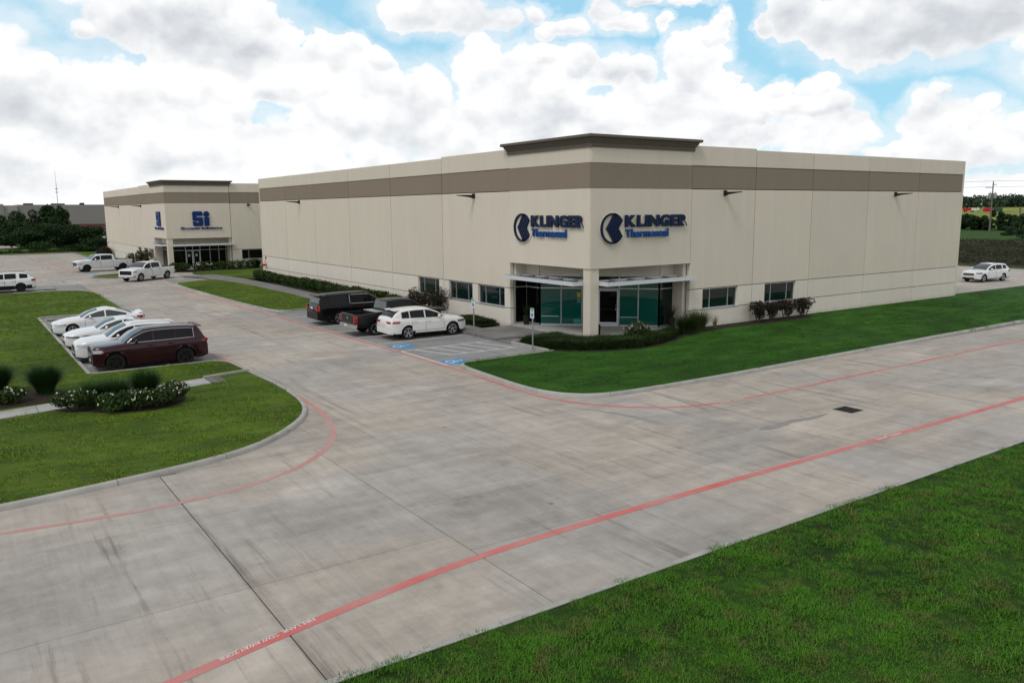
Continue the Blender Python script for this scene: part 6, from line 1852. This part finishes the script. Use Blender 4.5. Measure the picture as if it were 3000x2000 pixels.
vehicle('pickup_truck', 'tall silver white pickup truck parked farthest, with black wheels and red tail lamp', 'pickup truck', (-11.9, 76.9, D), PI + R_(10), upd(b, paint=P_silver, wins=[(xw0 - .12, xw0 - 1.12), (xw0 - 1.20, xb0 + .30)],
        doors=[(xw0 - .16, xw0 - 1.14), (xw0 - 1.17, xb0 + .22)], lamp=(.36, .84, 1.12), amber=(.42, .34, .90, 1.08), tail=(.16, .86, 1.26, 0, .2), grille=(.70, 1.12, .66), gbar_m=m_chrome, hl_front=(.82, 1.12), bumper=(.46, .70, m_chrome), rbumper=(.56, .74, m_chrome), plate_r=.6, rim_m=m_darkrim, trim=None, mirror=(1, 1.5, 1.6), tw=.28))
b = pickup(5.88, 2.06, 1.93, 3.75, .98, 1.26, 1.27, 2.1, 1.85, .41)
xw0 = b['cab'][0]; xb0 = b['cab'][3]
silv, q = vehicle('pickup_truck', 'white pickup truck with black grille and black bed cover, nearer of the two distant pickups', 'pickup truck', (-10.3, 59.0, D), PI + R_(37), upd(b, paint=P_white, wins=[(xw0 - .12, xw0 - 1.10), (xw0 - 1.18, xb0 + .30)],
        doors=[(xw0 - .16, xw0 - 1.12), (xw0 - 1.15, xb0 + .22)], lamp=(.40, .92, 1.08), amber=(.46, .22, 1.0, 1.08), tail=(.14, .84, 1.20, 0, .2), grille=(.70, 1.10, .74), gbars=2, gbar_m=m_black, bumper=(.44, .66, m_chrome), rbumper=(.52, .68, m_blackmetal), plate_r=.56, rim_m=m_galv, spokes=8, handle=m_black, mirror_m=m_black, mirror=(1, 1.3, 1.4)))
MB().box(xb0 - .07, q['xr'] + .05, -.93, .93, 1.268, 1.30).build('bed_cover', m_black, silv)
b = crossover(4.65, 1.84, 1.66, 2.72, .94, 1.02, 1.06, 1.14, 1.0, .58, .365, .84)
xw0 = b['cab'][0]
vehicle('suv', 'white crossover standing alone on the lot beyond the right end of the warehouse', 'SUV', (52.1, 5.4, D), PI - R_(9), upd(b, paint=P_white, clad=.38, wins=[(xw0 - .18, xw0 - 1.25), (xw0 - 1.33, xw0 - 2.15), (xw0 - 2.28, xw0 - 2.75)],
        doors=[(xw0 - .22, xw0 - 1.28), (xw0 - 1.31, xw0 - 2.1)], lamp=(.6, .78, .90, -.04), lamp_m=m_lampd, tail=(.4, .9, 1.06), grille=(.62, .82, .52), gbars=2, gbar_m=m_chrome, intake=(.28, .44, .8), spoiler=True, rails=(xw0 - 1.1, xw0 - 2.8), rail_m=m_alloy))

# ------------------------------------------------------------------ signs, poles, far things
m_greenink = mat('green_sign_print', (.03, .30, .20), .5)
m_bluesq = mat('blue_sign_square', (.02, .10, .42), .5)
m_signwhite = mat('white_sign_face', (.62, .68, .66), .45)


def access_sign(loc, label, h=2.12):
    o = empty('parking_sign', loc); tag(o, label, 'parking sign', 'access parking signs on posts')
    MB().box(-.025, .025, -.025, .025, -.05, h - .3).build('post', m_galv, o)
    T = lambda a, n, z: (-.028 - n, -a, z)
    p = MB(T); p.box(-.155, .155, 0, .006, h - .50, h); pl = p.build('plate', m_signwhite, o)
    MB(T).box(-.135, .135, .007, .009, h - .09, h - .02).build('green_band', m_greenink, pl)
    MB(T).box(-.085, .085, .007, .009, h - .43, h - .26).build('blue_square', m_bluesq, pl)
    for s, z, sz in (('RESERVED', h - .135, .044), ('PARKING', h - .185, .044)):
        me = text_mesh(s, sz, .001, 0, 1, 'CENTER'); map_mesh(me, lambda x, y, zz, z=z: T(x, .0095, z + y)); me.materials.append(m_greenink); link('lettering', me, pl)
    q = MB(T)
    def ln(pts, w):
        Q, N = normals2(pts); vs = []
        for a, nn in zip(Q, N): vs += [(a.x - nn.x * w / 2, .0105, a.y - nn.y * w / 2), (a.x + nn.x * w / 2, .0105, a.y + nn.y * w / 2)]
        q.add(vs, [(2 * i, 2 * i + 2, 2 * i + 3, 2 * i + 1) for i in range(len(Q) - 1)])
    c = h - .345
    ln([(-.012 + .04 * math.cos(a), c - .022 + .04 * math.sin(a)) for a in np.linspace(R_(110), R_(345), 12)], .013)
    ln([(-.016, c + .04), (-.012, c - .01), (.022, c - .012), (.04, c - .056)], .014)
    q.build('access_symbol', m_signwhite, pl)
    return o


access_sign((-3.66, 5.5, D), 'blue and green parking sign on a post behind the white crossover')
access_sign((-3.72, -.08, D), 'blue and green parking sign on a post before the border planting at the corner')
access_sign((-9.55, 74.4, D), 'distant parking sign on a post before the tail of the silver pickup', 2.3)
access_sign((-9.0, 72.3, D), 'distant parking sign on a post right of the silver pickup', 2.3)

# urns with spiky plants at the entrance
for loc, lab in (((.62, 6.55, .08), 'dark urn with a spiky plant before the left entrance glass'), ((6.55, .62, .08), 'dark urn with a spiky plant before the right entrance glass')):
    o = empty('planter', loc); tag(o, lab, 'planter', 'urns at the entrance')
    mb = MB(); mb.lathe([(.001, 0), (.17, 0), (.16, .1), (.2, .45), (.22, .55), (.19, .55), (.17, .48), (.001, .47)], (0, 0, 0), 'z', 16); mb.build('pot', m_blackmetal, o, smooth=True)
    n = 90; a = RNG.uniform(0, 2 * PI, n); ln_ = RNG.uniform(.4, .85, n); sp = RNG.uniform(.05, .35, n); dv = np.stack([np.cos(a), np.sin(a), 0 * a], 1); sv = np.stack([-np.sin(a), np.cos(a), 0 * a], 1); rows = []
    for t in (0, .5, 1.0):
        c = dv * (.05 + sp * t ** 1.5)[:, None]; c[:, 2] = .47 + ln_ * t; rows += [c - sv * .014 * (1 - .8 * t), c + sv * .014 * (1 - .8 * t)]
    V = np.stack(rows, 1).reshape(-1, 3); base = (np.arange(n) * 6)[:, None]; F = np.concatenate([base + np.array([[2 * i, 2 * i + 1, 2 * i + 3, 2 * i + 2]]) for i in range(2)], 0)
    link('plant', np_mesh('plant', V, F, m_mondo, np.tile(RNG.uniform(0, .6, n), 2)), o)
o = empty('bollard_bin', (.85, .35, .08)); tag(o, 'small black bin on the paving just right of the corner column', 'bin')
mb = MB(); mb.lathe([(.001, 0), (.13, 0), (.13, .5), (.15, .52), (.15, .6), (.1, .63), (.001, .64)], (0, 0, 0), 'z', 16); mb.build('body', m_black, o, smooth=True)
mb = MB(); mb.lathe([(.08, .636), (.11, .645), (.11, .66), (.06, .67)], (0, 0, 0), 'z', 16); mb.build('lid', m_blackmetal, o)
o = empty('wheel_stop_light', (-1.75, 13.2, .0)); tag(o, 'low black drum light on the mulch before the office windows', 'garden light')
mb = MB(); mb.lathe([(.001, 0), (.16, 0), (.17, .12), (.12, .2), (.001, .21)], (0, 0, 0), 'z', 14); mb.build('housing', m_black, o, smooth=True)

# the long building behind the trees at left
m_siding = mat('grey_siding', (.19, .175, .165), .85, fn=wall_fn((.26, .245, .235)))
m_lsiding = mat('light_grey_siding', (.27, .255, .235), .85, fn=wall_fn((.34, .32, .295)))
m_brick = mat('mottled_brick', (.24, .19, .17), .9, fn=speckle((.25, .20, .18), .45, 2.0, 14))
m_redbrick = mat('red_brick_band', (.16, .06, .05), .9, fn=speckle((.17, .065, .055), .4, 2.0, 12))
o = empty('long_building', (0, 206, -.2)); tag(o, 'long grey building with a brick base behind the dark trees at left', 'building')
MB().box(-11.9, 34, 0, 30, 4.15, 9.1).build('upper_wall', m_siding, o)
MB().box(-11.9, 34, .15, 30, .0, 3.42).build('brick_wall', m_brick, o)
MB().box(-11.9, 34, .05, 30, 3.423, 4.147).build('brick_band', m_redbrick, o)
MB().box(-14.8, -11.95, -1.0, 30, 0, 8.75).build('side_block', m_lsiding, o)
MB().box(-60, -14.85, -1.6, 30, 0, 9.25).build('left_wing', m_siding, o)
MB().box(-60.2, 34.2, 29, 31, 8.9, 9.2).build('roof_edge', m_siding, o)
for x0, x1, z0, z1, m in ((1.4, 2.9, 2.0, 3.3, m_signwhite), (5.8, 7.3, 0, 2.1, m_signwhite), (5.7, 7.4, 2.15, 3.35, m_siding), (-4, -2.2, 1.2, 3.0, m_dglass), (9.5, 11.2, 1.2, 3.0, m_dglass)):
    w = MB().box(x0, x1, .06, .16, z0, z1).build('window', m, o)
    MB().box(x0 - .08, x1 + .08, .03, .07, z0 - .08, z0).build('sill', m_lsiding, w)
for x0, x1, z1 in ((2.6, 3.55, 9.6), (-10.2, -8.1, 9.5), (-4.0, -1.0, 9.45)):
    MB().box(x0, x1, 4, 6, 9.1, z1).build('roof_unit', m_blackmetal, o)
mb = MB(); mb.box(-70, -15.2, 163, 184, -.24, -.17); tag(mb.build('road', m_road), kind='structure')
mb = MB(); mb.box(-70, -15.8, 146, 148.6, -.21, -.15); tag(mb.build('path', m_walk), kind='structure')
o = empty('traffic_drum', (-16.2, 183, -.17)); tag(o, 'orange and white striped traffic drum on the far road at the left edge', 'traffic drum')
m_or = mat('orange_plastic', (.45, .10, .03), .5)
for i in range(5):
    mb = MB(); r = .29 - .02 * i; mb.lathe([(r, .22 * i), (r - .012, .22 * i + .215), (.001, .22 * i + .215)], (0, 0, 0), 'z', 14); mb.build('band', m_or if i % 2 == 0 else m_white, o)
o = empty('marker_post', (-16.6, 157, -.2)); tag(o, 'yellow marker post in the grass before the far road at left', 'post')
mb = MB(); mb.lathe([(.12, 0), (.12, 1.2), (.09, 1.27), (.001, 1.29)], (0, 0, 0), 'z', 10); mb.build('tube', mat('yellow_post_paint', (.50, .34, .08), .6), o)
mb = MB(); mb.lathe([(.122, .95), (.122, 1.08)], (0, 0, 0), 'z', 10); mb.build('band', m_white, o)
o = empty('radio_mast', (43.3, 664, -.2)); tag(o, 'thin radio mast far away above the trees at left', 'mast')
mb = MB(); mb.tube([(0, 0, 0), (0, 0, 29)], .2, 6); mb.build('lower_section', m_galv, o); mb = MB(); mb.tube([(0, 0, 29), (-.1, 0, 38)], .1, 6); mb.build('upper_section', m_galv, o)
for z in (22, 24.5): mb = MB(); mb.box(-.9, .9, -.2, .2, z, z + .5); mb.build('antenna', m_galv, o)

# power pole with its wires beyond the basin
m_wood = mat('weathered_pole_wood', (.16, .14, .12), .9, fn=speckle((.16, .14, .12), .3, 2, 20))
px_, py_ = 206.6, 78.8
o = empty('power_pole', (px_, py_, -.1)); tag(o, 'wooden power pole with two grey transformers beyond the basin at right', 'power pole')
mb = MB(); mb.tube([(0, 0, 0), (0, 0, 13.3)], [.24, .14], 10); mb.build('pole', m_wood, o)
dvec = Vector((py_ - CAM.y, -(px_ - CAM.x), 0)).normalized()           # across the view
for z, a, b in ((11.75, -1.7, .2), (12.5, -.2, .8)): MB().bar(dvec * a + Vector((0, 0, z)), dvec * b + Vector((0, 0, z)), .12, .14).build('cross_arm', m_wood, o)
for s in (-.55, .62):
    c = dvec * s; mb = MB(); mb.lathe([(.001, 8.9), (.42, 8.95), (.44, 10.15), (.4, 10.3), (.001, 10.35)], (c.x, c.y, 0), 'z', 14); t_ = mb.build('transformer', m_galv, o, smooth=True)
    mb = MB(); mb.lathe([(.05, 10.35), (.07, 10.5), (.03, 10.7)], (c.x, c.y, 0), 'z', 8); mb.build('bushing', m_redbrick, t_)
for s, z in ((-1.6, 11.9), (-.8, 11.9), (.65, 12.65), (0, 13.4)): mb = MB(); c = dvec * s; mb.lathe([(.05, z - .1), (.08, z), (.03, z + .12)], (c.x, c.y, 0), 'z', 8); mb.build('insulator', m_galv, o)
for lab, s, z, dl, zl, dr, zr in (('highest wire running off the wooden power pole at right', 0, 13.5, -60, 12.9, 60, 13.4), ('lower wire running off the wooden power pole at right', -1.6, 12.0, -60, 11.4, 60, 12.2)):
    w = MB(); P = Vector((px_, py_, -.1)); pts = []
    for t in np.linspace(-1, 1, 25):
        d_ = abs(t) * 60; zz = z + ((zl if t < 0 else zr) - z) * abs(t) - 1.2 * 4 * .25 * abs(t) * (1 - abs(t)); pts.append(P + dvec * (s + 60 * t) + Vector((0, 0, zz)))
    w.tube(pts, .028, 4); tag(w.build('power_wire', m_blackmetal), lab, 'wire', 'wires of the power pole')
o = empty('fence_post', (338.6, 129.9, .7)); tag(o, 'dark short post in the yellow meadow near the right edge', 'post')
mb = MB(); mb.tube([(0, 0, 0), (-.4, 0, 4.9)], .35, 8); mb.build('shaft', m_wood, o); mb = MB(); mb.bar((-.9, 0, 4.9), (.4, 0, 5.0), .3, .4); mb.build('cap', m_wood, o)
# red machines and containers on the far yard
m_redm = mat('red_machine_paint', (.45, .02, .03), .5); m_cont = mat('green_container_paint', (.03, .09, .05), .6)


def far_truck(px, label, m, L=9.0):
    p = at(px, 614, dist=600); z = ground_h(p.x, p.y)
    o = empty('yard_truck', (p.x, p.y, z), math.atan2(-(p.x - CAM.x), p.y - CAM.y) + .0); tag(o, label, 'truck', 'trucks on the far yard')
    MB().box(-L / 2, L * .18, -1.2, 1.2, .9, 2.6).build('load_bed', m, o)
    c = MB(); c.add([(L * .22, -1.2, .6), (L * .5, -1.2, .6), (L * .5, 1.2, .6), (L * .22, 1.2, .6), (L * .22, -1.15, 2.9), (L * .42, -1.15, 2.9), (L * .42, 1.15, 2.9), (L * .22, 1.15, 2.9)], [(0, 3, 2, 1), (4, 5, 6, 7), (0, 1, 5, 4), (1, 2, 6, 5), (2, 3, 7, 6), (3, 0, 4, 7)]); c.build('cab', m, o)
    for x in (-L * .35, -L * .2, L * .36):
        mb = MB(); mb.lathe([(.001, -1.25), (.5, -1.25), (.5, 1.25), (.001, 1.25)], (x, 0, .5), 'y', 12); mb.build('wheel', m_rubber, o)
far_truck(2839, 'red truck on the far yard beside the warehouse edge', m_redm, 7)
far_truck(2856, 'white truck on the far yard before the red one', m_white, 5)


def container(px, w, h, label, m, dist=595):
    p = at(px, 614, dist=dist); z = ground_h(p.x, p.y)
    o = empty('container', (p.x, p.y, z), math.atan2(-(p.x - CAM.x), p.y - CAM.y) + .0); tag(o, label, 'container', 'containers on the far yard')
    MB().box(-w / 2, w / 2, -1.2, 1.2, .15, h).build('shell', m, o)
    for i in range(7): x = -w / 2 + w * (i + .5) / 7; MB().box(x - .12, x + .12, -1.27, -1.205, .3, h - .2).build('rib', m, o)
container(2895, 5.5, 2.5, 'red container left of the power pole on the far yard', m_redm)
container(2924, 5.0, 2.5, 'dark green container right of the power pole on the far yard', m_cont, 598)
p = at(2895, 596, dist=840); o = empty('silo_house', (p.x, p.y, 4)); tag(o, 'pale tall plant building rising above the far wood at right', 'building')
MB().box(-9, -6.5, -2, 2, 0, 11.2).build('tower_block', m_cream, o); MB().box(-6.5, 1, -2, 2, 0, 9.2).build('main_block', m_cream, o); MB().box(1, 4, -2, 2, 0, 10.2).build('low_block', m_lsiding, o)
